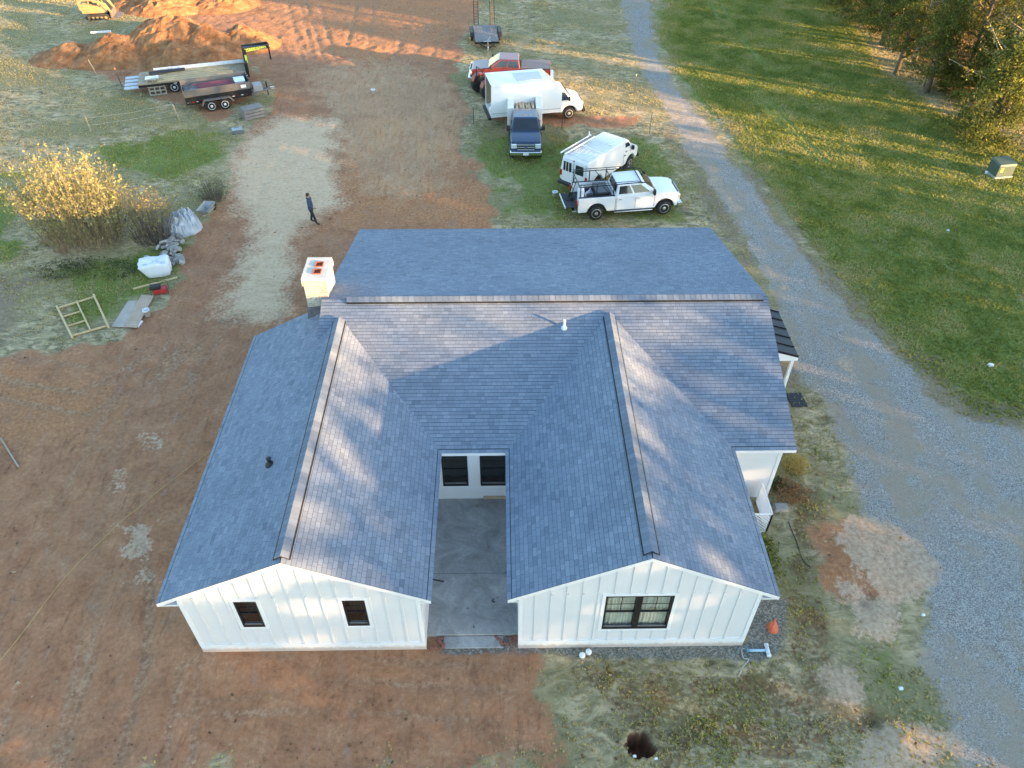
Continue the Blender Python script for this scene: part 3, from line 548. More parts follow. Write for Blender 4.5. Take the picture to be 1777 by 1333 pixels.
def window(x0, x1, z0, z1, y, double=False, curtain=False):
    w = MB(HO); e = .055
    w.box(x0, x1, y - .02, y + .07, z0, z0 + .10); w.box(x0, x1, y - .02, y + .07, z1 - e, z1); w.box(x0, x0 + e, y - .02, y + .07, z0 + .10, z1 - e); w.box(x1 - e, x1, y - .02, y + .07, z0 + .10, z1 - e)
    wins = [(x0 + e, x1 - e)]
    if double:
        c = (x0 + x1) / 2; w.box(c - .085, c + .085, y - .018, y + .07, z0 + .10, z1 - e); wins = [(x0 + e, c - .085), (c + .085, x1 - e)]
    f = w.build('window', BLACKF, house); zm = (z0 + .1 + z1 - e) / 2
    for a, b in wins:
        MB(HO).box(a, b, y + .030, y + .036, z0 + .10, z1 - e).build('pane', glass_mat(), f)
        MB(HO).box(a, b, y + .005, y + .055, zm - .025, zm + .025).build('meeting_rail', BLACKF, f)
        MB(HO).box(a, b, y - .002, y + .028, z0 + .10, z0 + .15).build('sash_rail', M('grey_sash', (.16, .16, .16), .5), f)
        m = (a + b) / 2; MB(HO).box(m - .011, m + .011, y + .012, y + .028, zm + .025, z1 - e).build('muntin', BLACKF, f)
        zz = (zm + z1 - e) / 2; MB(HO).box(a, b, y + .014, y + .026, zz - .011, zz + .011).build('muntin', BLACKF, f)
        if curtain:
            k = 40; mb = MB(HO); pts = [(a + (b - a) * t / k, y + .13 + .022 * math.sin(t * 1.25) + .012 * math.sin(t * .5)) for t in range(k + 1)]
            mb.add([(p[0], p[1], z0) for p in pts] + [(p[0], p[1], z1) for p in pts], [(t, t + 1, k + 2 + t, k + 1 + t) for t in range(k)]); mb.build('curtain', CURT, f, True, fix=False)
    if not curtain: MB(HO).box(x0, x1, y + .5, y + .52, z0 - .1, z1 + .1).build('room_dark_sheet', ROOMM, f)  # dark sheet behind the panes, coloured for the darkness of the unlit room
    return f
YWL, YWR, YC = 12.01, 12.006, 17.85
HL = [(-7.74, -7.09, 1.43, 2.80), (-4.64, -3.99, 1.43, 2.81)]; HR = [(2.94, 4.92, 1.07, 2.87)]
gable_wall(-9.305, -2.42, YWL, LW, HL); gable_wall(.439, 7.43, YWR, RW, HR)
for h in HL: window(*h, YWL)
window(*HR[0], YWR, True, True)
def wallbox(name, x0, x1, y0, y1, z1=ZE - .06): return MB(HO).box(x0, x1, y0, y1, 0, z1).build(name, WHITE, house)
wallbox('side_wall', -9.305, -9.145, YWL + .162, 23.70); wallbox('side_wall', -2.58, -2.42, YWL + .162, YC - .002); wallbox('side_wall', .439, .599, YWR + .162, YC - .002); wallbox('side_wall', 7.27, 7.43, YWR + .162, YC - .002)
# courtyard wall with its two windows
HC = [(-2.14, -1.23, .83, 2.55), (-.80, .14, .83, 2.55)]
mb = MB(HO)
for a, b, hs in ((-2.42, -2.14, 0), (-2.14, -1.23, 1), (-1.23, -.80, 0), (-.80, .14, 1), (.14, .439, 0)):
    if hs: mb.box(a, b, YC, YC + .16, 0, .83); mb.box(a, b, YC, YC + .16, 2.55, ZE - .05)
    else: mb.box(a, b, YC, YC + .16, 0, ZE - .05)
cw = mb.build('courtyard_wall', WHITE, house)
for k in range(3): MB(HO).box(-2.42, .439, YC - .012, YC - .001, .22 + k * .2, .235 + k * .2).build('lap_edge', WHITE, cw)
MB(HO).box(-.72, .42, YC - .05, YC - .001, .10, .24).build('ledger_board', M('bare_lumber', (.42, .33, .22), .8), cw)
for h in HC: window(*h, YC)
wallbox('front_wall', 7.432, 9.73, YC, YC + .16)
MB(HO).box(9.62, 9.742, YC - .025, YC - .001, 0, ZE - .2).build('corner_board', TRIMW, house)
wallbox('side_wall', 9.57, 9.73, YC + .162, YB - .5); wallbox('back_wall', -6.40, 9.568, YB - .66, YB - .5); wallbox('side_wall', -6.40, -6.24, 23.9, YB - .662); wallbox('back_wall', -9.143, -6.402, 23.54, 23.70)
for x in (-6.40, 9.57):
    g = MB(HO); g.prism([(YC + .2, ZE - .07), (YB - .55, ZE - .07), (YR, ZR - .16)], 'x', x, x + .16); g.build('gable', WHITE, house)
g = MB(HO); g.prism([(-9.3, ZE - .07), (-6.42, ZE - .07), (-6.42, LW['zr'] - .38)], 'y', 23.54, 23.70); g.build('gable', WHITE, house)
# chimney
def chimney_mat():
    n = NT('whitewashed_stone'); p = n.pos(True); v = n.vor(p, 7, 'Distance'); f = n.noise(p, 5, 7, .7)
    b = nd(n.t, 'ShaderNodeTexBrick', Scale=1.0); b.inputs['Brick Width'].default_value = .22; b.inputs['Row Height'].default_value = .085; b.inputs['Mortar Size'].default_value = .018
    mp = nd(n.t, 'ShaderNodeVectorMath', operation='ADD'); sp = nd(n.t, 'ShaderNodeSeparateXYZ'); cb = nd(n.t, 'ShaderNodeCombineXYZ'); n.l(p, sp.inputs[0])
    n.l(n.math('ADD', sp.outputs[0], sp.outputs[1]), cb.inputs[0]); n.l(sp.outputs[2], cb.inputs[1]); n.l(cb.outputs[0], b.inputs['Vector'])
    c = n.mix(n.step(f, .40, .62), (.52, .46, .36), (.36, .28, .19)); c = n.mix(n.math('MULTIPLY', b.outputs['Fac'], .8), c, (.60, .56, .49))
    c = n.mix(n.step(n.noise(p, 11, 4), .60, .7), c, (.30, .22, .16)); n.bump(n.math('ADD', f, n.math('MULTIPLY', b.outputs['Fac'], -.6)), .8, .03); return n.out(c, .9)
cx0, cx1, cy0, cy1, cz = -7.38, -6.52, 23.62, 24.98, 5.88
ch = MB(HO); ch.box(cx0, cx1, cy0, cy1, 0, cz - .34); ch.box(cx0 - .05, cx1 + .05, cy0 - .05, cy1 + .05, cz - .34, cz - .12)
chimney = ch.build('chimney', chimney_mat(), house, bevel=.02)
mb = MB(HO); CAPM = M('mortar_cap', (.56, .52, .45), .9, 0, .1, 5, .2)
fl = [(-7.04, -6.72, 23.86, 24.20), (-7.04, -6.72, 24.34, 24.68)]
a0, a1, b0, b1 = cx0 - .03, cx1 + .03, cy0 - .03, cy1 + .03
for q in ((a0, fl[0][0], b0, b1), (fl[0][1], a1, b0, b1), (fl[0][0], fl[0][1], b0, fl[0][2]), (fl[0][0], fl[0][1], fl[0][3], fl[1][2]), (fl[0][0], fl[0][1], fl[1][3], b1)): mb.box(*q, cz - .118, cz)
mb.build('chimney_cap', CAPM, chimney)
for x0, x1, y0, y1 in fl:
    mb = MB(HO); t = .03; x0 += .003; x1 -= .003; y0 += .003; y1 -= .003
    for q in ((x0, x0 + t, y0, y1), (x1 - t, x1, y0, y1), (x0 + t, x1 - t, y0, y0 + t), (x0 + t, x1 - t, y1 - t, y1)): mb.box(*q, cz - .11, cz + .035)
    mb.box(x0 + t, x1 - t, y0 + t, y1 - t, cz - .11, cz - .07); mb.build('flue', M('terracotta', (.34, .10, .05), .85, 0, .2, 9), chimney)
mb = MB(HO); mb.loft([(cx0 - .06, cy0 - .16, 3.95), (cx1 - .1, cy0 - .16, 4.36), (cx1 - .1, cy0 + .1, 4.36), (cx0 - .06, cy0 + .1, 3.95)], [(cx0 - .04, cy0 - .02, 4.55), (cx1 - .1, cy0 - .02, 4.62), (cx1 - .1, cy0 + .1, 4.62), (cx0 - .04, cy0 + .1, 4.55)]); mb.build('shaded_chimney_foot', M('shaded_foot_stone', (.13, .13, .14), .5, .4, .3, 7), chimney)  # lower chimney stone, its shadow put into the dark grey colour
# vents on the roof
def onroof(u, v, f, z0=4.0):
    z = z0
    for _ in range(30): q = PZ(u, v, z); z = .5 * z + .5 * float(f(q.x, q.y))
    return PZ(u, v, z)
p = onroof(469, 806, lambda x, y: zwing(LW, x, y)); mb = MB(HO)
mb.lathe([(.16, -.06), (.15, .03), (.09, .06), (.06, .10), (.055, .24), (.08, .25), (.08, .29), (.05, .30)], 14, 'z', p); mb.build('roof_vent', M('black_rubber', (.012, .012, .013), .6), roof, True)
p = onroof(979, 569, zmain); mb = MB(HO); mb.lathe([(.13, -.05), (.11, .03), (.05, .07), (.045, .08), (.045, .36), (.035, .36), (.035, .30)], 14, 'z', p); mb.build('vent_pipe', M('pvc_white', (.75, .75, .73), .5), roof, True)
# east porch awning: standing seam metal on a white frame
aw = MB(HO); ax0, ax1, ay0, ay1, az0, az1 = 9.735, 11.80, 22.95, 25.9, 3.05, 2.42
aw.loft([(ax0, ay0, az0 - .04), (ax1, ay0, az1 - .04), (ax1, ay1, az1 - .04), (ax0, ay1, az0 - .04)], [(ax0, ay0, az0), (ax1, ay0, az1), (ax1, ay1, az1), (ax0, ay1, az0)])
awn = aw.build('porch_roof', M('charcoal_metal', (.05, .055, .065), .45, .6, .1, 3), house)
for k in range(6):
    y = ay0 + .03 + k * (ay1 - ay0 - .06) / 5; MB(HO).bar((ax0 + .02, y, az0 + .02), (ax1 - .01, y, az1 + .02), .03, .05).build('standing_seam', M('dark_seam', (.012, .012, .016), .5, .5), awn)
mb = MB(HO); mb.prism([(ax0, az0 - .05), (ax1, az1 - .05), (ax1, az1 - .20), (ax0, az1 - .20)], 'y', ay0 + .002, ay0 + .04); mb.build('porch_fascia', TRIMW, awn); MB(HO).box(ax1 - .04, ax1 - .002, ay0 + .042, ay1, az1 - .2, az1 - .05).build('porch_fascia', TRIMW, awn)
for y in (ay0 + .12, ay1 - .12): MB(HO).box(ax1 - .22, ax1 - .10, y - .06, y + .06, 0, az1 - .06).build('porch_post', TRIMW, awn)
# courtyard slab and its lower step
CONC = NT('courtyard_concrete'); p = CONC.pos(); f = CONC.noise(p, 1.1, 8, .7, .8); g = CONC.noise(p, 14, 5, .7)
c = CONC.ramp(f, [(.3, (.19, .182, .17)), (.5, (.30, .29, .275)), (.7, (.42, .405, .385))]); c = CONC.mix(.6, c, CONC.ramp(g, [(.3, (.75, .75, .75)), (.7, (1.15, 1.15, 1.15))]), 'MULTIPLY')
c = CONC.mix(CONC.step(CONC.noise(p, 2.3, 6, .7, 1.0), .66, .70), c, (.035, .034, .032)); CONC.bump(g, .3, .01); CONC.out(c, .85)
for nm, y0, y1 in (('courtyard_slab', 14.66, YC - .002), ('courtyard_slab', 12.42, 14.645)):
    o = MB().box(-2.418, .437, y0, y1, -.15, .10).build(nm, CONC.m, None, bevel=.008); o['kind'] = 'structure'
o = MB().box(-1.90, -.02, 12.0, 12.40, -.15, .03).build('entry_step', CONC.m, None, bevel=.01); o['kind'] = 'structure'

# ================================================================ VEGETATION
def leafcloud(pts, size, aspect=.6, up=0.0):
    """one small quad for each point, random orientation"""
    k = len(pts); d = rng.normal(size=(k, 3)); d[:, 2] += up; d /= np.linalg.norm(d, axis=1)[:, None]
    e = np.cross(d, rng.normal(size=(k, 3))); e /= np.linalg.norm(e, axis=1)[:, None]; s = np.asarray(size)[:, None] if np.ndim(size) else np.full((k, 1), size)
    a, b = d * s, e * s * aspect
    return np.stack([pts - a, pts + b, pts + a, pts - b], 1).reshape(-1, 3), np.arange(k * 4).reshape(-1, 4)
BARK = M('bark', (.12, .095, .07), .95, 0, .35, 4, .5); BARKP = M('pale_bark', (.36, .30, .22), .95, 0, .3, 4, .5)
CEDAR = TINT('cedar_foliage', (.05, .075, .018), (.46, .42, .10), .85, .55, (.17, .19, .045)); OAKL = TINT('autumn_leaf', (.11, .11, .03), (.42, .37, .10), .8, .5, (.23, .215, .055))
def branches(mb, rr, h, r0, n, lo=.25, spread=.45, lean=(0, 0)):
    path = [Vector((lean[0] * t * t * h + rr.uniform(-.1, .1) * t, lean[1] * t * t * h + rr.uniform(-.1, .1) * t, h * t)) for t in [0, .15, .3, .45, .6, .75, .9, 1]]
    mb.tube([path[0] - Vector((0, 0, .15))] + path[1:], [r0 * 1.25, r0 * .95, r0 * .82, r0 * .68, r0 * .52, r0 * .36, r0 * .2, r0 * .06], 7); tips = []
    for i in range(n):
        t = lo + (1 - lo) * (i + rr.random()) / n; k = t * 7; a = path[min(6, int(k))].lerp(path[min(7, int(k) + 1)], k - int(k)); an = rr.uniform(0, 6.28); L = h * spread * (1.05 - t) * rr.uniform(.6, 1.2) + .3
        d = Vector((math.cos(an), math.sin(an), rr.uniform(.15, .8))); b = a + d * L * .5 + Vector((0, 0, .05 * L)); c = a + d * L + Vector((rr.uniform(-.2, .2), rr.uniform(-.2, .2), rr.uniform(0, .25) * L)); r = r0 * (1.1 - t) * .35 + .008
        mb.tube([a, b, c], [r, r * .6, r * .2], 4); tips.append((a, b, c))
        for q in range(2):
            e = b.lerp(c, rr.random()); f = e + Vector((rr.uniform(-1, 1), rr.uniform(-1, 1), rr.uniform(-.1, .8))) * L * .35; mb.tube([e, f], [r * .4, .004], 3); tips.append((b, e, f))
    return tips
def cedar(seed, h, rad, n, low=.1):
    rr = random.Random(seed); t = thing('cedar_tree', 'x', 'tree'); mb = MB(); branches(mb, rr, h, .13 + .012 * h, 26, .12, .28); mb.build('trunk', BARK, t, True)
    P = []
    for i in range(int(n / 60)):
        z = rr.uniform(low, 1.0) ** 1.15; prof = rad * min(1, (z - low * .7 + .08) / .16) * (1.0 - .75 * max(0, z - .2) / .8) * rr.uniform(.35, 1.2); an = rr.uniform(0, 6.28); c = np.array([math.cos(an) * prof, math.sin(an) * prof, z * h - .12 * prof])
        d = rng.normal(size=(60, 1)) * .34 * np.array([math.cos(an), math.sin(an), -.25]) + rng.normal(size=(60, 3)) * np.array([.16, .16, .10]); P.append(c + d)
    P = np.concatenate(P); rel = np.hypot(P[:, 0], P[:, 1]) / (rad + .01); v, f = leafcloud(P, rng.uniform(.06, .15, len(P)), .28, .5); tt = np.clip(.38 + rng.normal(0, .22, len(P)), 0, 1)
    npmesh('crown', v, f, CEDAR, t, tint=np.repeat(tt, 4)); return t
def hardwood(seed, h, n, leaf=True, pale=False):
    rr = random.Random(seed); t = thing('bare_tree', 'x', 'tree'); mb = MB(); tips = branches(mb, rr, h, .07 + .013 * h, 34, .25, .42, (rr.uniform(-.12, .12), rr.uniform(-.12, .12))); mb.build('trunk', BARKP if pale else BARK, t, True)
    P = []
    for a, b, c in tips:
        for q in range(max(1, n // len(tips))): w = rr.random(); p = b.lerp(c, w); P.append((p.x + rr.gauss(0, .22), p.y + rr.gauss(0, .22), p.z + rr.gauss(0, .18)))
    P = np.array(P); v, f = leafcloud(P, rng.uniform(.05, .11, len(P)), .7); npmesh('crown', v, f, OAKL, t, tint=np.repeat(np.clip(rng.normal(.45, .25, len(P)), 0, 1), 4)); return t
protos = [cedar(1, 7.5, 2.2, 14000, .22), cedar(2, 5.5, 1.9, 14000, .10), cedar(3, 9.0, 2.3, 14000, .30), hardwood(4, 12, 3400), hardwood(5, 10, 2800, pale=True), hardwood(6, 14, 4200)]
used = set()
# placed by the pixel of the foot of each trunk; k = prototype, s = size
TREES = [(1708, 243, 1, 1.2, 'bushy yellow-green cedar standing alone in front of the wood, nearest the green utility box'), (1607, 160, 0, .9, 'dark cedar at the wood edge with a bare pale stem beside it'), (1555, 128, 2, .85, 'dense dark cedar at the left end of the cedar row along the lawn'), (1640, 128, 3, .8, None), (1690, 175, 1, 1.05, None), (1745, 190, 0, 1.0, None), (1530, 78, 0, .95, None), (1590, 88, 2, .95, None), (1640, 70, 0, 1.1, None), (1700, 110, 2, .95, None), (1765, 140, 2, .9, None),
         (1500, 40, 1, 1.1, None), (1560, 35, 4, 1.0, None), (1740, 65, 2, 1.1, None), (1800, 110, 5, 1.0, None), (1660, 20, 5, .9, None), (1780, 20, 2, 1.2, None), (1460, 8, 1, .9, None), (1610, -15, 3, 1.0, None), (1720, -20, 0, 1.3, None), (1860, 60, 2, 1.1, None), (1530, -25, 0, 1.2, None),
         (1640, 158, 1, .42, 'small bright yellow-green young cedar at the wood edge'), (1602, 150, 4, .5, 'slender pale-barked sapling on the wood edge beside a dark cedar'), (1668, 150, 3, .9, None), (1712, 205, 4, .95, None), (1757, 215, 5, .85, None), (1790, 205, 3, 1.0, None), (1585, 110, 4, .8, None), (1630, 100, 5, .8, None), (1475, 14, 3, .8, 'thin bare tree at the far end of the wood edge beside the leaf litter'), (1520, 55, 4, .8, None), (1690, 60, 3, 1.0, None), (1750, 110, 5, .95, None), (1565, 60, 3, .9, None), (1655, 45, 4, 1.0, None), (1735, 150, 4, .9, None), (1775, 170, 4, 1.0, None)]
for (u, v, k, s, lab) in TREES:
    p = PZ(u, v); o = protos[k] if k not in used else copy_tree(protos[k]); used.add(k)
    o.location = (p.x, p.y, gnear(p.x, p.y) - .05 if abs(p.x) < 55 else 0); o.rotation_euler = (0, 0, rnd.uniform(0, 6.28)); o.scale = (s, s, s * rnd.uniform(.92, 1.1))
    if lab: tag(o, lab, 'tree')
    elif k < 3: tag(o, 'dark green cedar within the wood at the edge of the lawn', 'tree', 'cedars of the wood')
    else: tag(o, 'bare-branched tree with a few brown leaves among the cedars of the wood', 'tree', 'bare trees of the wood')
# the wood goes on along the lawn to the south-east, outside the picture; it shades the house
k = 34000; t = rng.random(k); yy = -78 + 112 * t
def topH(y, jit): return np.where(y < -14, 13.0, np.where(y < -4, 12.3, np.where(y < 8, 12.9, np.where(y < 20, 13.2, 10.0)))) + 3.6 * (fbm(y, 0 * y + 3.3, .16, 201, 3) - .5) + 2.6 * (fbm(y, 0 * y + 9.1, .7, 205, 2) - .5) + jit
xx = 66 + rng.normal(0, 3.0, k) - .05 * yy; zz = rng.random(k) ** .95 * topH(yy, rng.normal(0, .45, k)); thin = rng.random(k) < np.where(yy > 20, np.where(fbm(yy, 0 * yy, .22, 211, 3) > .62, .12, .010), 1.0)
k2 = 6500; y2 = rng.uniform(-78, 22, k2); z2 = topH(y2, rng.uniform(-1.2, 5.5, k2) * rng.random(k2) ** .5); x2 = 66 + rng.normal(0, 4, k2) - .05 * y2     # thin upper twigs and leaves
P = np.concatenate([np.stack([xx, yy, zz], -1)[thin], np.stack([x2, y2, z2], -1)]); v, f = leafcloud(P, np.concatenate([rng.uniform(.28, .52, int(thin.sum())), rng.uniform(.12, .30, k2)]), .8)
tv = []; tf = []
for q in range(150):
    y = rng.uniform(-75, 52); x = 64 + rng.normal(0, 4) - .05 * y; r = rng.uniform(.09, .2); h = rng.uniform(7, 13); lx, ly = rng.normal(0, .5, 2); b = len(tv)
    tv += [(x + r * math.cos(a), y + r * math.sin(a), -.1) for a in (0, 1.57, 3.14, 4.71)] + [(x + lx + .04 * math.cos(a), y + ly + .04 * math.sin(a), h) for a in (0, 1.57, 3.14, 4.71)]; tf += [(b + i, b + (i + 1) % 4, b + 4 + (i + 1) % 4, b + 4 + i) for i in range(4)]
o = npmesh('woodland', np.concatenate([v, np.array(tv)]), np.concatenate([f, np.array(tf) + len(v)]), CEDAR, tint=np.full(len(v) + len(tv), .4)); o['kind'] = 'stuff'
tag(o, 'dense wood of cedars and bare trees beyond the lawn', 'wood')
WOODTAG = 1
# shrubs
def shrub(name, label, loc, rad, h, nst, nlf, stem, leaf, lsz=(.04, .09), low=.45, seed=1, spread=.5, asp=.7, group=None, flat=1.0, tm=.5):
    rr = random.Random(seed); t = thing(name, label, 'shrub', loc, 0, group); mb = MB(); P = []
    for i in range(nst):
        a = rr.uniform(0, 6.28); q = rr.random() ** .5; b = Vector((math.cos(a) * rad[0] * q * .62, math.sin(a) * rad[1] * q * .62, -.05)); hh = h * (1 - .42 * q ** 2.2) * rr.uniform(.55, 1.12)
        e = Vector((b.x * (1 + spread * rr.uniform(.5, 1.3)) + rr.gauss(0, .16 * h * .3), b.y * (1 + spread * rr.uniform(.5, 1.3)) + rr.gauss(0, .16 * h * .3), hh)); m = b.lerp(e, .5) + Vector((rr.gauss(0, .04), rr.gauss(0, .04), 0)) * h
        mb.tube([b, m, e], [.006 * h ** .6 + .004, .005 * h ** .5, .002], 3, False)
        for q2 in range(2):
            w = rr.uniform(.4, .9); s = m.lerp(e, w); f2 = s + Vector((rr.gauss(0, .10), rr.gauss(0, .10), rr.uniform(.05, .16))) * h; mb.tube([s, f2], [.004, .0015], 3, False)
            for _ in range(max(1, nlf // (nst * 4))): P.append(tuple(s.lerp(f2, rr.random()) + Vector((rr.gauss(0, .06), rr.gauss(0, .06), rr.gauss(0, .05)))))
        for _ in range(max(1, nlf // (nst * 2))):
            w = low + (1 - low) * rr.random() ** .7; s = b.lerp(m, w * 2) if w < .5 else m.lerp(e, w * 2 - 1); P.append(tuple(s + Vector((rr.gauss(0, .09), rr.gauss(0, .09), rr.gauss(0, .07)))))
    mb.build('stems', stem, t, fix=False); P = np.array(P); v, f = leafcloud(P, rng.uniform(*lsz, len(P)), asp, .4); npmesh('foliage', v, f, leaf, t, tint=np.repeat(np.clip(rng.normal(tm, .22, len(P)), 0, 1), 4)); return t
YEL = TINT('yellow_leaf', (.12, .12, .04), (.46, .44, .20), .75, .4, (.27, .26, .09)); STEMT = M('tan_stem', (.27, .20, .12), .9, 0, .3, 3); STEMG = M('grey_stem', (.13, .10, .08), .9, 0, .3, 3)
GRN = TINT('green_leaf', (.02, .04, .01), (.16, .18, .05), .8, .3, (.06, .085, .022)); RST = TINT('rust_leaf', (.16, .07, .03), (.50, .26, .10), .8, .3, (.32, .15, .06)); GOLD = TINT('gold_leaf', (.20, .14, .03), (.60, .44, .10), .8, .4, (.42, .30, .06))
shrub('yellow_bush', 'large clump of tall tan stems with yellow autumn leaves beside the dirt yard', (-22.3, 35.9, 0), (3.3, 2.6), 4.8, 330, 9000, STEMT, YEL, (.022, .085), .18, 11, .5, tm=.5)
shrub('thin_bush', 'thin half-bare bush with sparse leaves, between the yellow clump and the tarp heap', (-18.6, 36.0, 0), (1.7, 1.5), 2.9, 200, 1500, STEMG, TINT('sparse_leaf', (.10, .10, .03), (.42, .35, .12), .8, .3, (.22, .20, .06)), (.03, .065), .3, 12, .55)
p = PZ(372, 345); shrub('twiggy_shrub', 'small dark twiggy shrub at the edge of the gravel pad beyond the wheelbarrow', (p.x, p.y, 0), (1.0, .8), 1.25, 150, 900, STEMG, GRN, (.02, .045), .2, 13, .7, .5)
p = PZ(200, 470); shrub('low_brush', 'low dark brush in front of the tall yellow clump', (-20.6, 32.9, 0), (3.6, 1.2), .38, 200, 1700, STEMG, GRN, (.025, .055), .1, 14, .5, tm=.45)
p = PZ(1378, 815); shrub('golden_grass', 'golden ornamental grass clump beside the east corner of the house', (p.x, p.y, 0), (.5, .5), .7, 160, 700, M('gold_stem', (.50, .36, .12), .9), GOLD, (.02, .05), .2, 15, .9, .3)
p = PZ(1366, 858); shrub('russet_shrub', 'low russet shrub by the white lattice screen', (p.x, p.y, 0), (.75, .6), .45, 120, 1300, STEMG, RST, (.02, .045), .1, 16, .7)
p = PZ(1342, 842); shrub('dark_shrub', 'small dark green shrub between house corner and russet shrub', (p.x, p.y, 0), (.3, .3), .4, 60, 500, STEMG, GRN, (.02, .05), .1, 17, .7)
p = PZ(1338, 972); shrub('yellow_green_shrub', 'yellow-green shrub under the eave of the right wing', (p.x - .25, p.y, 0), (.38, 1.0), .85, 110, 1500, STEMG, TINT('lime_leaf', (.06, .08, .015), (.30, .30, .06), .8, .3, (.14, .17, .03)), (.025, .055), .1, 18, .6)

# ================================================================ VEHICLES
GLS = M('tinted_glass', (.018, .022, .026), .06, 0, .05, 3, spec=.8); CHR = M('chrome', (.72, .72, .74), .15, 1.0, .03); TYRE = M('tyre_rubber', (.022, .021, .02), .85, 0, .2, 9, .2, (.07, .05, .038)); BLKP = M('black_plastic', (.018, .018, .019), .55, 0, .15, 6); RIM = M('alloy_rim', (.60, .60, .60), .3, .8, .08, 9)
RED = M('red_lens', (.42, .012, .012), .2); AMB = M('amber_lens', (.7, .25, .03), .3); LENS = M('clear_lens', (.72, .75, .78), .12, .3, .05); STEELK = M('black_steel', (.02, .02, .022), .5, .4, .2, 5); BEDL = M('bed_liner', (.04, .04, .042), .85, 0, .2, 5)
PWHITE = M('white_car_paint', (.80, .80, .79), .30, 0, .02, 2, coat=.6); PBLUE = M('navy_car_paint', (.018, .036, .085), .28, .2, .08, 2, coat=.8); PRED = M('red_car_paint', (.125, .028, .03), .3, .1, .1, 2, coat=.6); VANW = M('van_white_paint', (.74, .74, .73), .42, 0, .05, 1.3, 0, (.62, .61, .59), coat=.3)
def arch(cx, r, zb, n=9): return [(cx + r * math.cos(math.pi * (1 - i / (n - 1))), zb + r * .98 * math.sin(math.pi * i / (n - 1))) for i in range(n)]
def wheel(par, x, y, r, w, side, rim=RIM, hub=.66):
    t = MB().lathe([(r * .62, -w / 2 + .01), (r * .9, -w / 2), (r, -w / 2 + .05), (r, w / 2 - .05), (r * .9, w / 2), (r * .62, w / 2 - .01)], 22, 'y', (x, y, r)).build('wheel', TYRE, par, True)
    s = side; m = MB().lathe([(r * hub, s * (w / 2 - .03)), (r * hub, s * (w / 2 + .002)), (r * hub * .86, s * (w / 2 - .012)), (r * .3, s * (w / 2 - .03)), (r * .16, s * (w / 2 + .012)), (.01, s * (w / 2 + .016))], 18, 'y', (x, y, r)); m.build('rim', rim, t, True)
    for k in range(6):
        a = k * math.pi / 3; c = Vector((x + math.cos(a) * r * .43, y + s * (w / 2 - .004), r + math.sin(a) * r * .43)); MB().box(c.x - r * .07, c.x + r * .07, c.y - .012, c.y + .012, c.z - r * .07, c.z + r * .07).build('rim_slot', BLKP, t)
    return t
def quadpane(par, q, t=.012, name='window', mat=None):
    a = [Vector(p) for p in q]; n = (a[1] - a[0]).cross(a[2] - a[0]).normalized(); return MB().loft([p - n * t for p in a], [p + n * t for p in a]).build(name, mat or GLS, par)
def lerp4(q, u, v):
    a, b, c, d = [Vector(p) for p in q]; return (a.lerp(b, u)).lerp(d.lerp(c, u), v)
def inset(q, u0, u1, v0, v1): return [lerp4(q, u0, v0), lerp4(q, u1, v0), lerp4(q, u1, v1), lerp4(q, u0, v1)]
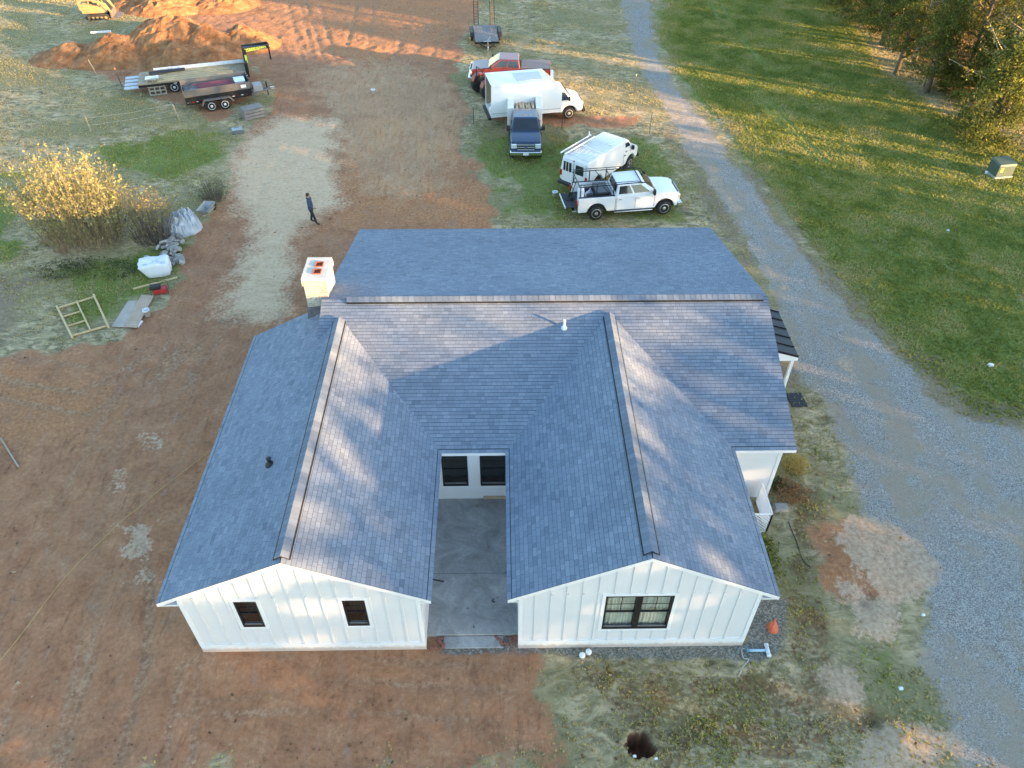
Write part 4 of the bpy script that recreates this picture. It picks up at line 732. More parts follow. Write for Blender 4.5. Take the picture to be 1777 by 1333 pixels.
def pickup(name, label, loc, rz, paint, bed='open', gate='closed', group=None, grille='chrome', zs=1.0):
    t = thing(name, label, 'pickup truck', loc, rz, group); W2 = 1.0; r = .415
    prof = [(-.90, .52)] + [(1.38, .50)] + arch(1.95, .53, .50)[1:-1] + [(2.52, .50), (2.72, .55), (2.78, .80), (2.76, 1.14), (2.64, 1.27), (2.2, 1.34), (1.46, 1.40), (-.90, 1.36)]
    b = MB().prism(prof, 'y', -W2, W2)
    for v in b.v:
        if v.z > 1.0: v.y *= 1 - .07 * (v.z - 1.0) / .37
        if v.x > 2.4: v.y *= 1 - .09 * (v.x - 2.4) / .4
    body = b.build('body', paint, t, bevel=.045)
    MB().box(-.85, 2.5, -.80, .80, .42, .98).build('underbody', BLKP, t)
    # cab
    lo = [(-.90, -.94, 1.35), (1.50, -.94, 1.39), (1.50, .94, 1.39), (-.90, .94, 1.35)]; hi = [(-.76, -.75, 1.93), (.66, -.75, 1.97), (.66, .75, 1.97), (-.76, .75, 1.93)]
    MB().loft(lo, hi).build('cab', paint, t, bevel=.06)
    quadpane(t, inset([lo[1], lo[2], hi[2], hi[1]], .07, .93, .10, .88), name='windscreen'); quadpane(t, inset([lo[3], lo[0], hi[0], hi[3]], .1, .9, .2, .85), name='rear_window')
    for s in (0, 1):
        q = [lo[0], lo[1], hi[1], hi[0]] if s == 0 else [lo[3], lo[2], hi[2], hi[3]]
        quadpane(t, inset(q, .06, .41, .16, .86), name='side_window'); quadpane(t, [lerp4(q, .46, .16), lerp4(q, .86, .16), lerp4(q, .82, .86), lerp4(q, .46, .86)], name='side_window')
        y = -W2 if s == 0 else W2; sg = -1 if s == 0 else 1
        for x in (.30, -.74): MB().box(x, x + .16, y - .03 * (s == 0), y + .03 * (s == 1), 1.16, 1.20).build('door_handle', CHR if grille == 'chrome' else BLKP, t, bevel=.008)
        for x in (.22, -.84, 1.30): MB().box(x - .006, x + .006, y * .999 - .004, y * .999 + .004, .60, 1.28).build('door_seam', BLKP, t)
        m = MB().box(1.16, 1.28, sg * 1.10 - .11, sg * 1.10 + .11, 1.38, 1.68); m.box(1.20, 1.24, sg * .95 - .05, sg * .95 + .09, 1.40, 1.46); m.build('mirror', BLKP, t, bevel=.03)
        MB().box(-.95, 1.25, sg * .98 - .09, sg * .98 + .09, .40, .46).build('running_board', CHR if bed == 'open' else BLKP, t, bevel=.015)
        MB().box(2.66, 2.80, sg * .74 - .18, sg * .74 + .18, .90, 1.18).build('headlight', LENS, t, bevel=.03)
        for cx in (1.95, -1.95): wheel(t, cx, sg * .88, r, .28, sg)
        MB().box(-3.10, -3.05, sg * .90 - .075, sg * .90 + .085, .92, 1.26).build('taillight', RED, t, bevel=.015)
    g = MB().box(2.73, 2.82, -.54, .54, .80, 1.19).build('grille', BLKP, t, bevel=.02)
    for z in (.82, .97, 1.12): MB().box(2.79, 2.85, -.54, .54, z, z + .055).build('grille_bar', CHR, g, bevel=.01)
    MB().box(2.83, 2.87, -.10, .10, .93, 1.06).build('badge', M('badge', (.10, .12, .2), .3), g, bevel=.03)
    MB().box(2.66, 2.95, -.98, .98, .50, .74).build('front_bumper', CHR if grille == 'chrome' else BLKP, t, bevel=.05); MB().box(2.953, 2.965, -.17, .17, .54, .68).build('number_plate', TRIMW, t)
    MB().box(-3.32, -3.08, -.96, .96, .50, .66).build('rear_bumper', CHR, t, bevel=.03)
    # bed
    for sg in (-1, 1):
        m = MB().prism([(-3.0, .52), (-2.52, .52)] + arch(-1.95, .53, .52)[1:-1] + [(-1.36, .52), (-.93, .52), (-.93, 1.38), (-3.0, 1.38)], 'y', sg * .84, sg * 1.0); m.build('bed_side', paint, t, bevel=.025)
        MB().box(-2.99, -.95, sg * .90 - .055, sg * .90 + .055, 1.382, 1.40).build('bed_rail', BLKP, t)
        MB().box(-2.40, -1.44, sg * .84 - .18 * (sg > 0), sg * .84 + .18 * (sg < 0), .84, 1.02).build('wheel_well', BEDL, t)
    MB().box(-3.05, -1.0, -.839, .839, .76, .83).build('bed_floor', BEDL, t); MB().box(-1.045, -.995, -.839, .839, .83, 1.34).build('bed_front', paint, t)
    if gate == 'closed': MB().box(-3.09, -3.03, -.82, .82, .70, 1.33).build('tailgate', paint, t, bevel=.02)
    else:
        MB().box(-3.66, -3.08, -.80, .80, .76, .81).build('tailgate', BEDL, t, bevel=.02); MB().box(-3.70, -3.662, -.80, .80, .74, .83).build('tailgate_edge', paint, t)
    return t
RM_ = math.degrees
p0, p1 = PZ(1035, 383), PZ(1150, 374); ang = math.atan2(p1.y - p0.y, p1.x - p0.x); mid = (p0 + p1) / 2; nrm = Vector((-math.sin(ang), math.cos(ang), 0))
sv_loc = mid + nrm * 1.02; sv = pickup('pickup_truck', 'white crew-cab pickup with black ladder rack and lowered tailgate behind the house', (sv_loc.x, sv_loc.y, .02), ang, PWHITE, 'open', 'down')
rk = MB(); z = 2.02
for sg in (-1, 1):
    rk.tube([(-3.0, sg * .90, z), (.55, sg * .86, z + .03), (.95, sg * .80, z - .05), (1.12, sg * .74, z - .26)], .028, 6); rk.tube([(-3.0, sg * .90, z + .13), (.2, sg * .88, z + .14), (.55, sg * .86, z + .03)], .02, 5)
    for x in (-2.9, -2.0, -1.05): rk.tube([(x, sg * .90, 1.36), (x, sg * .90, z)], .028, 6)
    for x in (-2.9, -2.0, -1.05, -.3): rk.tube([(x, sg * .895, z), (x, sg * .89, z + .13)], .018, 5)
    rk.bar((-1.1, sg * .9, 1.36), (-1.7, sg * .9, z), .03)
for x in (-2.95, -1.05, .5): rk.tube([(x, -.9, z), (x, .9, z)], .028, 6)
rk.build('ladder_rack', STEELK, sv)
def local(t, x, y, z): return t.matrix_world @ Vector((x, y, z)) if False else Matrix.Translation(t.location) @ Euler((0, 0, t.rotation_euler.z)).to_matrix().to_4x4() @ Vector((x, y, z))
def ontop(name, label, cat, t, x, y, z, rz=0.0): return thing(name, label, cat, local(t, x, y, z), t.rotation_euler.z + rz)
# load in the pickup bed
g = ontop('gas_cylinder', 'white gas cylinder standing at the open tail of the white pickup bed', 'cylinder', sv, -2.78, -.50, .83); MB().lathe([(.15, 0), (.19, .03), (.19, .82), (.15, .95), (.06, 1.02), (.05, 1.10)], 16).build('tank', M('tank_white', (.66, .70, .74), .35), g, True); MB().lathe([(.09, 1.0), (.09, 1.16), (.08, 1.16), (.08, 1.02)], 12).build('collar', M('tank_white', (.66, .70, .74), .35), g)
g = ontop('black_hand_truck', 'black hand truck leaning on the white pickup lowered tailgate', 'hand truck', sv, -3.25, .15, .81); m = MB()
for s in (-.2, .2): m.tube([(0, s, 0), (.12, s, .6), (.28, s, 1.15)], .022, 6)
for q in (.2, .6, 1.0): m.tube([(.02 + q * .22, -.2, q), (.02 + q * .22, .2, q)], .018, 5)
m.build('frame', STEELK, g); MB().box(-.28, .0, -.22, .22, .0, .02).build('toe_plate', STEELK, g)
for s in (-.27, .27): MB().lathe([(.05, -.03), (.12, -.03), (.12, .03), (.05, .03)], 12, 'y', (.10, s, .12)).build('wheel', TYRE, g)
g = ontop('tool_chest', 'large black tool chest behind the cab in the white pickup bed', 'tool box', sv, -1.50, -.10, .83); MB().box(-.42, .30, -.55, .55, 0, .62).build('chest', BLKP, g, bevel=.03); MB().box(-.44, .32, -.57, .57, .623, .70).build('lid', M('grey_lid', (.06, .065, .075), .4), g, bevel=.02)
g = ontop('red_compressor', 'red air compressor among tools in the white pickup bed', 'compressor', sv, -2.25, -.38, .83); MB().lathe([(.02, -.33), (.13, -.30), (.13, .30), (.02, .33)], 12, 'x', (0, 0, .16)).build('tank', M('tool_red', (.40, .07, .04), .4), g, True); MB().box(-.16, .16, -.12, .12, .292, .46).build('motor', BLKP, g, bevel=.03)
g = ontop('white_bucket', 'white bucket beside the red compressor in the white pickup bed', 'bucket', sv, -2.02, -.66, .83); MB().lathe([(.115, 0), (.135, .30), (.145, .30), (.145, .32), (.125, .32), (.11, .03)], 16).build('pail', M('pail_white', (.72, .73, .74), .4), g, True)
g = ontop('grey_sack', 'pale grey cloth bundle lying in the white pickup bed', 'sack', sv, -2.15, .15, .83); m = MB().lathe([(.05, 0), (.22, .04), (.26, .16), (.20, .30), (.09, .40), (.03, .52)], 12)
for v in m.v: v.x += .12 * (v.z); v.y += .05 * math.sin(v.x * 20)
m.build('cloth', M('grey_cloth', (.42, .45, .50), .9, 0, .2, 8), g, True)

# ---- vans share one body shape
def van_body(t, paint, x_rear=-2.75, x_cut=None, roof=2.08):
    front = [(1.42, roof - .04), (1.62, roof - .16), (2.02, 1.42), (2.72, 1.20), (2.84, 1.05), (2.86, .62), (2.8, .5)]
    low = [(2.38, .5)] + arch(1.86, .47, .48)[1:-1][::-1] + [(1.34, .5)]
    if x_cut is None: prof = [(x_rear, .55), (x_rear - .02, 1.2), (x_rear + .10, roof - .08), (x_rear + .24, roof)] + front + low + [(-1.15, .5)] + arch(-1.66, .47, .48)[1:-1][::-1] + [(-2.15, .5)]
    else: prof = [(x_cut, .5), (x_cut, roof)] + front + low
    b = MB().prism(prof, 'y', -1.0, 1.0)
    for v in b.v:
        if v.z > 1.1: v.y *= 1 - .13 * ((v.z - 1.1) / (roof - 1.1)) ** 1.6
        if v.x > 2.2: v.y *= 1 - .14 * (v.x - 2.2) / .66
    b.build('body', paint, t, bevel=.10); MB().box((x_rear if x_cut is None else x_cut) + .1, 2.5, -.78, .78, .40, .95).build('underbody', BLKP, t)
    yy = lambda z: 1.0 - .13 * (max(0, z - 1.1) / (roof - 1.1)) ** 1.6
    for sg in (-1, 1):
        for q in ([(1.18, 1.33), (1.86, 1.37), (1.52, 1.86), (1.18, 1.88)],): quadpane(t, [(x, sg * (yy(z) + .004), z) for x, z in q], .012, 'side_window')
        MB().box(1.02, 1.03, sg * 1.0 - .005, sg * 1.0 + .005, .6, 1.3).build('door_seam', BLKP, t); MB().box(1.10, 1.24, sg * 1.0 - .025, sg * 1.0 + .025, 1.12, 1.17).build('door_handle', BLKP, t)
        m = MB().box(1.74, 1.84, sg * 1.12 - .09, sg * 1.12 + .09, 1.34, 1.60); m.box(1.77, 1.81, sg * .98 - .06, sg * .98 + .06, 1.38, 1.43); m.build('mirror', BLKP, t, bevel=.02)
        MB().box(2.77, 2.88, sg * .66 - .17, sg * .66 + .17, .86, 1.06).build('headlight', LENS, t, bevel=.02)
    quadpane(t, [(1.64 + .03, -.80, roof - .22), (1.64 + .03, .80, roof - .22), (2.02, .88, 1.45), (2.02, -.88, 1.45)], .012, 'windscreen')
    MB().box(2.83, 2.90, -.46, .46, .74, 1.06).build('grille', BLKP, t, bevel=.02); MB().box(2.80, 3.02, -.92, .92, .42, .62).build('front_bumper', BLKP, t, bevel=.04)
vang = R(50); vc = Vector((4.25, 40.75, 0)) + Vector((math.cos(vang), math.sin(vang), 0)) * 2.72
van = thing('cargo_van', 'white cargo van with roof rack parked beside the white pickup', 'van', (vc.x, vc.y, .02), vang); van_body(van, VANW)
for x in (-1.66, 1.86):
    for sg in (-1, 1): wheel(van, x, sg * .86, .37, .24, sg, M('steel_wheel', (.42, .42, .42), .5, .4))
for sg in (-1, 1):
    MB().box(-2.81, -2.745, sg * .89 - .07, sg * .89 + .07, .86, 1.22).build('taillight', RED, van, bevel=.015)
    dr = MB().box(-2.795, -2.76, sg * .42 - .38, sg * .42 + .38, .56, 1.92).build('rear_door', VANW, van, bevel=.03)
    w = quadpane(dr, [(-2.80, sg * .42 - .29, 1.24), (-2.80, sg * .42 + .29, 1.24), (-2.785, sg * .42 + .27, 1.80), (-2.785, sg * .42 - .27, 1.80)], .014, 'rear_window')
    if sg > 0:
        for q in (-.10, .10): MB().box(-2.83, -2.815, sg * .42 + q - .015, sg * .42 + q + .015, 1.22, 1.82).build('window_bar', PWHITE, dr)
MB().box(-2.80, -2.77, -.05, .05, 1.94, 2.0).build('brake_light', RED, van); MB().box(-3.0, -2.78, -.95, .95, .42, .58).build('rear_bumper', BLKP, van, bevel=.03)
rk = MB()
for y in (.88, .58): rk.tube([(-2.9, y, 2.26), (.1, y, 2.26)], .04, 6)
for x in (-2.5, -1.2, 0): rk.bar((x, -.86, 2.12), (x, .92, 2.24), .05); rk.bar((x, .84, 2.0), (x, .84, 2.24), .05)
rk.bar((-.0, .92, 2.2), (.0, .92, 2.5), .06); rk.build('roof_rack', PWHITE, van); MB().box(-2.7, .05, .62, .84, 2.25, 2.262).build('rack_tray', M('tray_brown', (.30, .22, .17), .8), van)
for k in range(5): MB().box(-2.3, 1.2, -.55 + k * .28 - .02, -.55 + k * .28 + .02, 2.078, 2.092).build('roof_rib', VANW, van)
MB().box(-2.78, -2.765, -.9, -.5, .62, .76).build('number_plate', M('plate_teal', (.45, .62, .60), .5), van)
# ---- box truck
bang = R(11); bo = PZ(853, 206, .6); bx_ = Matrix.Rotation(bang, 3, 'Z') @ Vector((-3.55, -1.12, 0)); bl = Vector((bo.x, bo.y, 0)) - bx_
box = thing('box_truck', 'white box truck with open rear doorway and sloping box front', 'truck', (bl.x, bl.y, .03), bang); van_body(box, PWHITE, x_cut=.9, roof=2.0)
ZB0, ZB1 = .62, 2.78; sh = MB(); outer = [(-3.55, ZB0), (1.25, ZB0), (1.25, 1.98), (.35, ZB1), (-3.55, ZB1)]
for sg in (-1, 1): sh.prism(outer, 'y', sg * 1.12, sg * 1.06)
sh.box(-3.55, 1.25, -1.06, 1.06, ZB0, ZB0 + .08); sh.box(-3.55, .35, -1.06, 1.06, ZB1 - .05, ZB1); sh.loft([(.35, -1.06, ZB1 - .05), (1.25, -1.06, 1.93), (1.25, 1.06, 1.93), (.35, 1.06, ZB1 - .05)], [(.35, -1.06, ZB1), (1.25, -1.06, 1.98), (1.25, 1.06, 1.98), (.35, 1.06, ZB1)])
cargo = sh.build('cargo_box', PWHITE, box); MB().box(-.2, -.15, -1.055, 1.055, ZB0 + .1, ZB1 - .06).build('bulkhead', M('plywood_wall', (.36, .27, .18), .8), cargo)
for sg in (-1, 1): MB().box(-3.5, -.25, sg * 1.055 - .012, sg * 1.055 + .0, ZB0 + .1, ZB1 - .08).build('plywood_lining', M('plywood_wall', (.36, .27, .18), .8), cargo)
MB().box(-1.75, .0, -.72, .62, ZB1 + .002, ZB1 + .03).build('roof_skylight', M('skylight', (.50, .51, .52), .35), cargo)
for sg in (-1, 1): MB().box(-3.57, 1.2, sg * 1.13 - .012, sg * 1.13 + .012, .86, .90).build('rub_rail', M('rail_grey', (.55, .55, .56), .4, .5), cargo)
MB().box(-3.75, -3.56, -1.1, 1.1, .46, .60).build('rear_step', STEELK, box); MB().box(-3.3, .9, -.55, .55, .40, .60).build('chassis', STEELK, box)
for sg in (-1, 1): wheel(box, 1.86, sg * .86, .40, .25, sg, M('steel_wheel', (.42, .42, .42), .5, .4)); wheel(box, -1.9, sg * .82, .40, .40, sg, M('steel_wheel', (.42, .42, .42), .5, .4))
g = ontop('white_supply_sack', 'white sacks heaped just inside the open rear of the box truck', 'sack', box, -3.2, -.35, ZB0 + .08); m = MB().lathe([(.1, 0), (.34, .05), (.36, .25), (.22, .42), (.26, .60), (.12, .85), (.04, .95)], 12); m.build('cloth', M('sack_white', (.70, .70, .70), .9), g, True)
# ---- blue pickup with a white service body, facing the house
bf = PZ(913, 283); blu = pickup('pickup_truck', 'navy blue pickup with white service body, its nose towards the house', (bf.x, bf.y + 2.85, .02), R(-90.5), PBLUE, 'service', 'closed')
for o in list(blu.children):
    if o.name.split('.')[0] in ('bed_side', 'bed_rail', 'tailgate', 'taillight', 'bed_floor', 'bed_front', 'wheel_well'): bpy.data.objects.remove(o, do_unlink=True)
for sg in (-1, 1): MB().prism([(-3.2, .62), (-2.5, .62)] + arch(-1.92, .5, .6)[1:-1] + [(-1.36, .62), (-1.02, .62), (-1.02, 1.86), (-3.2, 1.86)], 'y', sg * .72, sg * 1.13).build('service_cabinet', VANW, blu, bevel=.03); MB().box(-3.23, -3.201, sg * .92 - .08, sg * .92 + .08, .8, 1.1).build('taillight', RED, blu)
MB().box(-3.2, -1.02, -.719, .719, .80, .86).build('bed_floor', BEDL, blu); MB().box(-3.23, -3.17, -.715, .715, .86, 1.45).build('tailgate', VANW, blu); MB().box(-1.05, -1.0, -.715, .715, .86, 1.8).build('headboard', VANW, blu)
for k, y in enumerate((-.30, -.10, .10, .30, 0)): MB().box(.30, .38, y - .03, y + .03, 1.945, 1.975).build('cab_lamp', AMB, blu)
lm = M('lumber', (.52, .39, .22), .8, 0, .2, 3)
for k in range(6): g = ontop('lumber_board', 'rough board in the load stacked in the blue pickup service body', 'board', blu, -2.1, -.5 + k * .2, .86 + .0); g['group'] = 'boards in the blue pickup'; m = MB().bar((-1.0, 0, .5 + .06 * (k % 3)), (.95, .04 * (k % 2), .92 + .05 * (k % 2)), .14, .045); m.build('plank', lm, g)
# ---- red pickup
rp = PZ(887, 101, 1.93); red = pickup('pickup_truck', 'faded red pickup with grey bed cover, half hidden behind the box truck', (rp.x - .18, rp.y + .3, .02), R(177), PRED, 'cover', 'closed')
MB().box(-2.99, -.95, -.86, .86, 1.402, 1.43).build('bed_cover', M('vinyl_cover', (.16, .15, .16), .7, 0, .1, 4), red, bevel=.015)
# ---- tractor
tp = PZ(838, 172); tr = thing('tractor', 'red farm tractor with large lugged wheels, between box truck and red pickup', 'tractor', (tp.x + .75, tp.y + .9, .02), R(28)); TRED = M('tractor_red', (.22, .035, .025), .45, 0, .12, 3)
def lug(x, sg, r, w):
    o = MB().lathe([(r * .55, -w / 2), (r * .92, -w / 2), (r * .97, -w / 2 + .03), (r * .97, w / 2 - .03), (r * .92, w / 2), (r * .55, w / 2)], 24, 'y', (x, sg * .72, r)).build('wheel', TYRE, tr, True); MB().lathe([(r * .57, -.04), (r * .57, .04), (r * .2, .06), (r * .12, .09), (.01, .09)], 16, 'y', (x, sg * (.72 + w * .3), r)).build('rim', M('rust_rim', (.24, .14, .09), .7), o, True); m = MB()
    for k in range(20):
        a = k * math.pi / 10; d = Vector((math.cos(a), 0, math.sin(a))); a2 = a + .16; d2 = Vector((math.cos(a2), 0, math.sin(a2))); c = Vector((x, sg * .72, r)); m.bar(c + d * r * .97 + Vector((0, -w * .45, 0)), c + d2 * r * .97 + Vector((0, 0, 0)), .035, .05)
    m.build('tread_lugs', TYRE, o)
for sg in (-1, 1): lug(-.75, sg, .66, .36); lug(.95, sg, .40, .24)
m = MB().box(.0, 1.35, -.30, .30, .72, 1.22); m.build('hood', TRED, tr, bevel=.06); MB().box(-1.0, .95, -.22, .22, .45, .80).build('chassis', STEELK, tr, bevel=.03); MB().box(1.351, 1.40, -.27, .27, .74, 1.18).build('grille', BLKP, tr)
for sg in (-1, 1): MB().prism([(-1.35, .95), (-1.2, 1.28), (-.75, 1.42), (-.3, 1.28), (-.15, .95), (-.25, .95), (-.4, 1.2), (-.75, 1.33), (-1.1, 1.2), (-1.25, .95)], 'y', sg * .50, sg * .92).build('fender', TRED, tr); m = MB(); m.bar((.2, sg * .42, 1.0), (1.2, sg * .42, .75), .07); m.bar((1.2, sg * .42, .75), (1.8, sg * .42, .35), .07); m.build('loader_arm', TRED, tr)
MB().box(-.95, -.45, -.24, .24, .95, 1.05).build('seat', BLKP, tr, bevel=.03); MB().box(-.99, -.90, -.24, .24, 1.05, 1.38).build('seat_back', BLKP, tr, bevel=.03); MB().tube([(0, 0, 1.2), (-.2, 0, 1.38)], .02, 6).lathe([(.17, -.012), (.19, 0), (.17, .012)], 16, 'z', (-.2, 0, 1.39)).build('steering_wheel', BLKP, tr); m = MB()
for sg in (-1, 1): m.tube([(-1.1, sg * .45, .9), (-1.1, sg * .45, 2.0)], .03, 6)
m.tube([(-1.1, -.45, 2.0), (-1.1, .45, 2.0)], .03, 6); m.build('roll_bar', STEELK, tr); MB().prism([(1.7, .15), (2.25, .12), (2.2, .2), (1.85, .25), (1.8, .62), (1.72, .62)], 'y', -.75, .75).build('bucket', STEELK, tr)

# ================================================================ TRAILERS AND PLANT
WDK = M('weathered_deck', (.19, .18, .175), .85, 0, .2, 3, .2); ALU = M('aluminium', (.62, .63, .65), .3, .8, .08, 4); GREYP = M('grey_trailer_paint', (.15, .14, .13), .55, 0, .15, 3, 0, (.16, .12, .09)); PIPEW = M('pipe_white', (.76, .77, .79), .4)
ft = PZ(845, 72, .6); fl_ = thing('equipment_trailer', 'flat tilt-deck equipment trailer with two upright ladder ramps on the far field', 'trailer', (ft.x - .12, ft.y + 2.0, .02), R(-86))
d = MB().box(-2.0, 2.0, -.96, .96, .54, .60).build('deck', WDK, fl_); MB().box(-2.02, 2.02, -1.0, 1.0, .40, .538).build('deck_frame', STEELK, fl_)
for k in range(7): MB().box(-2.0, 2.0, -.96 + k * .2743 + .263, -.96 + k * .2743 + .271, .601, .604).build('plank_joint', BLKP, d)
for sg in (-1, 1):
    MB().prism([(-1.35, .45), (-1.15, .78), (.35, .78), (.6, .45), (.5, .45), (.3, .72), (-1.1, .72), (-1.25, .45)], 'y', sg * 1.03, sg * 1.30).build('fender', STEELK, fl_)
    for x in (-.85, .0): wheel(fl_, x, sg * 1.16, .33, .2, sg)
    m = MB()
    for y in (.50, .86): m.bar((-2.05, sg * y, .45), (-2.28, sg * y, 2.45), .05, .05)
    m.build('ramp', STEELK, fl_)
    for k in range(9): q = k / 8; MB().bar((-2.07 - .2 * q, sg * .50, .6 + 1.75 * q), (-2.07 - .2 * q, sg * .86, .6 + 1.75 * q), .045).build('ramp_rung', M('rung_rust', (.20, .11, .06), .8), fl_)
    MB().bar((2.0, sg * .7, .46), (3.25, 0, .46), .09).build('drawbar', STEELK, fl_)
MB().box(3.2, 3.42, -.05, .05, .42, .56).build('coupler', ALU, fl_); MB().tube([(3.0, .0, .02), (3.0, .0, .85)], .035, 8).build('jack', ALU, fl_); m = MB().tube([(2.1, -.3, .62), (2.1, .3, .62)], .03, 6); m.tube([(2.1, 0, .62), (2.1, .25, .95)], .018, 5); m.build('winch_bar', RIM, fl_)
# gooseneck flatbed
ga, gb = PZ(239, 147, .88), PZ(427, 127, .88); gang = math.atan2(gb.y - ga.y, gb.x - ga.x); gl = (gb - ga).length; gc = (ga + gb) / 2 + Vector((-math.sin(gang), math.cos(gang), 0)) * 1.2
gt = thing('gooseneck_trailer', 'long black gooseneck flatbed trailer loaded with lumber beside the dirt heap', 'trailer', (gc.x, gc.y, .02), gang); h = gl / 2
MB().box(-h, h, -1.2, 1.2, .78, .86).build('deck', M('deck_wood', (.34, .26, .17), .85, 0, .25, 2), gt); MB().box(-h, h, -1.22, -1.12, .62, .779).build('side_rail', STEELK, gt); MB().box(-h, h, 1.12, 1.22, .62, .779).build('side_rail', STEELK, gt)
for s in (-.45, .45): MB().box(-h + .1, h, s - .06, s + .06, .50, .779).build('main_beam', STEELK, gt)
for k in range(9): MB().box(-h + 2.4 + k * .62, -h + 2.62 + k * .62, -1.226, -1.221, .67, .73).build('reflector', M('reflector_white', (.7, .66, .62), .3), gt)
for x in (-h + 2.35, -h + 3.3):
    for sg in (-1, 1): wheel(gt, x, sg * 1.05, .38, .22, sg, M('white_wheel', (.72, .71, .68), .4))
MB().box(h, h + .22, -1.15, 1.15, .55, 1.55).build('front_bulkhead', STEELK, gt, bevel=.02); m = MB()
for s in (-.35, .35): m.box(h + .05, h + .32, s - .12, s + .12, 1.55, 2.25); m.prism([(h + .05, 2.05), (h + .05, 2.35), (h + 1.9, 2.42), (h + 2.05, 2.2)], 'y', s - .07, s + .07)
m.build('gooseneck', STEELK, gt, bevel=.02); MB().box(h + .1, h + 1.9, -.34, .34, 2.15, 2.30).build('neck_plate', STEELK, gt); MB().tube([(h + 1.95, 0, 2.35), (h + 1.95, 0, 1.25)], .06, 8).build('coupler_tube', STEELK, gt)
neck = MB().prism([(h + .25, 2.08), (h + .25, 2.31), (h + 1.75, 2.38), (h + 1.80, 2.22)], 'y', -.435, -.425).build('neck_decal', M('decal_lime', (.50, .66, .10), .5), gt); MB().box(h + .14, h + .3, -.60, -.45, 1.35, 1.9).build('neck_placard', M('decal_lime', (.50, .66, .10), .5), gt)
tc = bpy.data.curves.new('decal_lettering', 'FONT'); tc.body = 'GATORMADE'; tc.size = .24; tc.extrude = .003; tc.align_x = 'CENTER'; tc.align_y = 'CENTER'
to = bpy.data.objects.new('decal_lettering', tc); C.objects.link(to); dg = bpy.context.evaluated_depsgraph_get(); me = bpy.data.meshes.new_from_object(to.evaluated_get(dg)); bpy.data.objects.remove(to); lo_ = bpy.data.objects.new('decal_lettering', me); me.materials.clear(); me.materials.append(BLKP); C.objects.link(lo_); lo_.parent = gt; lo_.location = (h + 1.02, -.440, 2.245); lo_.rotation_euler = (R(90), R(-2.5), 0)
for sg in (-1, 1): MB().tube([(h - .2, sg * 1.0, .06), (h - .2, sg * 1.0, .8)], .05, 8).build('landing_leg', STEELK, gt)
for k in range(4): MB().box(-h - 1.0, -h, -1.15 + k * .62, -.72 + k * .62, .55 + .02 * k, .61 + .02 * k).build('tail_ramp', M('ramp_grey', (.42, .45, .50), .5, .3), gt)
r2 = random.Random(5)
for k in range(11):
    y = -1.02 + k * .19; L = r2.uniform(4.2, 5.6); g = ontop('lumber_board', 'long sawn plank lying lengthwise on the gooseneck trailer', 'board', gt, -.2 + r2.uniform(-.6, .6), y, .86, r2.uniform(-.015, .015)); g['group'] = 'planks on the gooseneck trailer'; MB().box(-L / 2, L / 2, -.085, .085, .0, .045).build('plank', M('sawn_pine', (.56, .41, .22), .8, 0, .22, 1.6), g)
    if k % 2: MB().box(-L / 2 + .3, L / 2 - .2, -.075, .08, .0452, .09).build('plank', M('sawn_pine2', (.48, .36, .21), .8, 0, .22, 1.6), g)
for k, (y, L, x) in enumerate(((1.05, 6.2, .4), (.93, 5.2, 1.2), (.82, 4.6, 1.4))): g = ontop('metal_trim', 'long white metal channel on the far side of the gooseneck load', 'channel', gt, x, y, .952 + .0 * k); g['group'] = 'white channels on the gooseneck trailer'; m = MB().box(-L / 2, L / 2, -.05, .05, 0, .01); m.box(-L / 2, L / 2, -.05, -.04, .01, .14 + .05 * k); m.box(-L / 2, L / 2, .04, .05, .01, .14); m.build('channel', PIPEW, g)
for k in range(4): g = ontop('dark_pipe', 'dark pipe bundled at the tail of the gooseneck load', 'pipe', gt, -1.7, .55 - k * .13, 1.02); g['group'] = 'dark pipes on the gooseneck trailer'; MB().tube([(-1.3, 0, 0), (1.2, .05 * k, .03)], .05, 8).build('tube', M('pipe_black', (.03, .03, .035), .5), g)
g = ontop('white_sheet', 'crumpled white plastic sheet on the tail of the gooseneck trailer', 'sheet', gt, -2.75, -.75, .90); npx, npy = np.meshgrid(np.linspace(-.45, .45, 16), np.linspace(-.35, .35, 14), indexing='ij'); zz_ = .05 + .22 * fbm(npx + 5, npy + 5, 4.5, 301, 3); II = np.arange(16 * 14).reshape(16, 14); FF = np.stack([II[:-1, :-1], II[1:, :-1], II[1:, 1:], II[:-1, 1:]], -1).reshape(-1, 4); npmesh('sheet', np.stack([npx, npy, zz_], -1).reshape(-1, 3), FF, PIPEW, g)
# pallet leaning on the gooseneck's tail
pp = PZ(276, 165); g = thing('wooden_pallet', 'grey wooden pallet leaning upright against the gooseneck trailer', 'pallet', (pp.x, pp.y, 0), gang + R(2)); PAL = M('pallet_wood', (.34, .30, .24), .9, 0, .2, 4)
for z in (.06, .32, .58, .84, 1.08): MB().box(-.6, .6, -.06 + z * .2, -.035 + z * .2, z - .05, z + .05).build('slat', PAL, g)
for x in (-.55, -.18, .18, .55): m = MB(); m.loft([(x - .04, -.03, .02), (x + .04, -.03, .02), (x + .04, .05, .02), (x - .04, .05, .02)], [(x - .04, .20, 1.12), (x + .04, .20, 1.12), (x + .04, .28, 1.12), (x - .04, .28, 1.12)]); m.build('stringer', PAL, g)
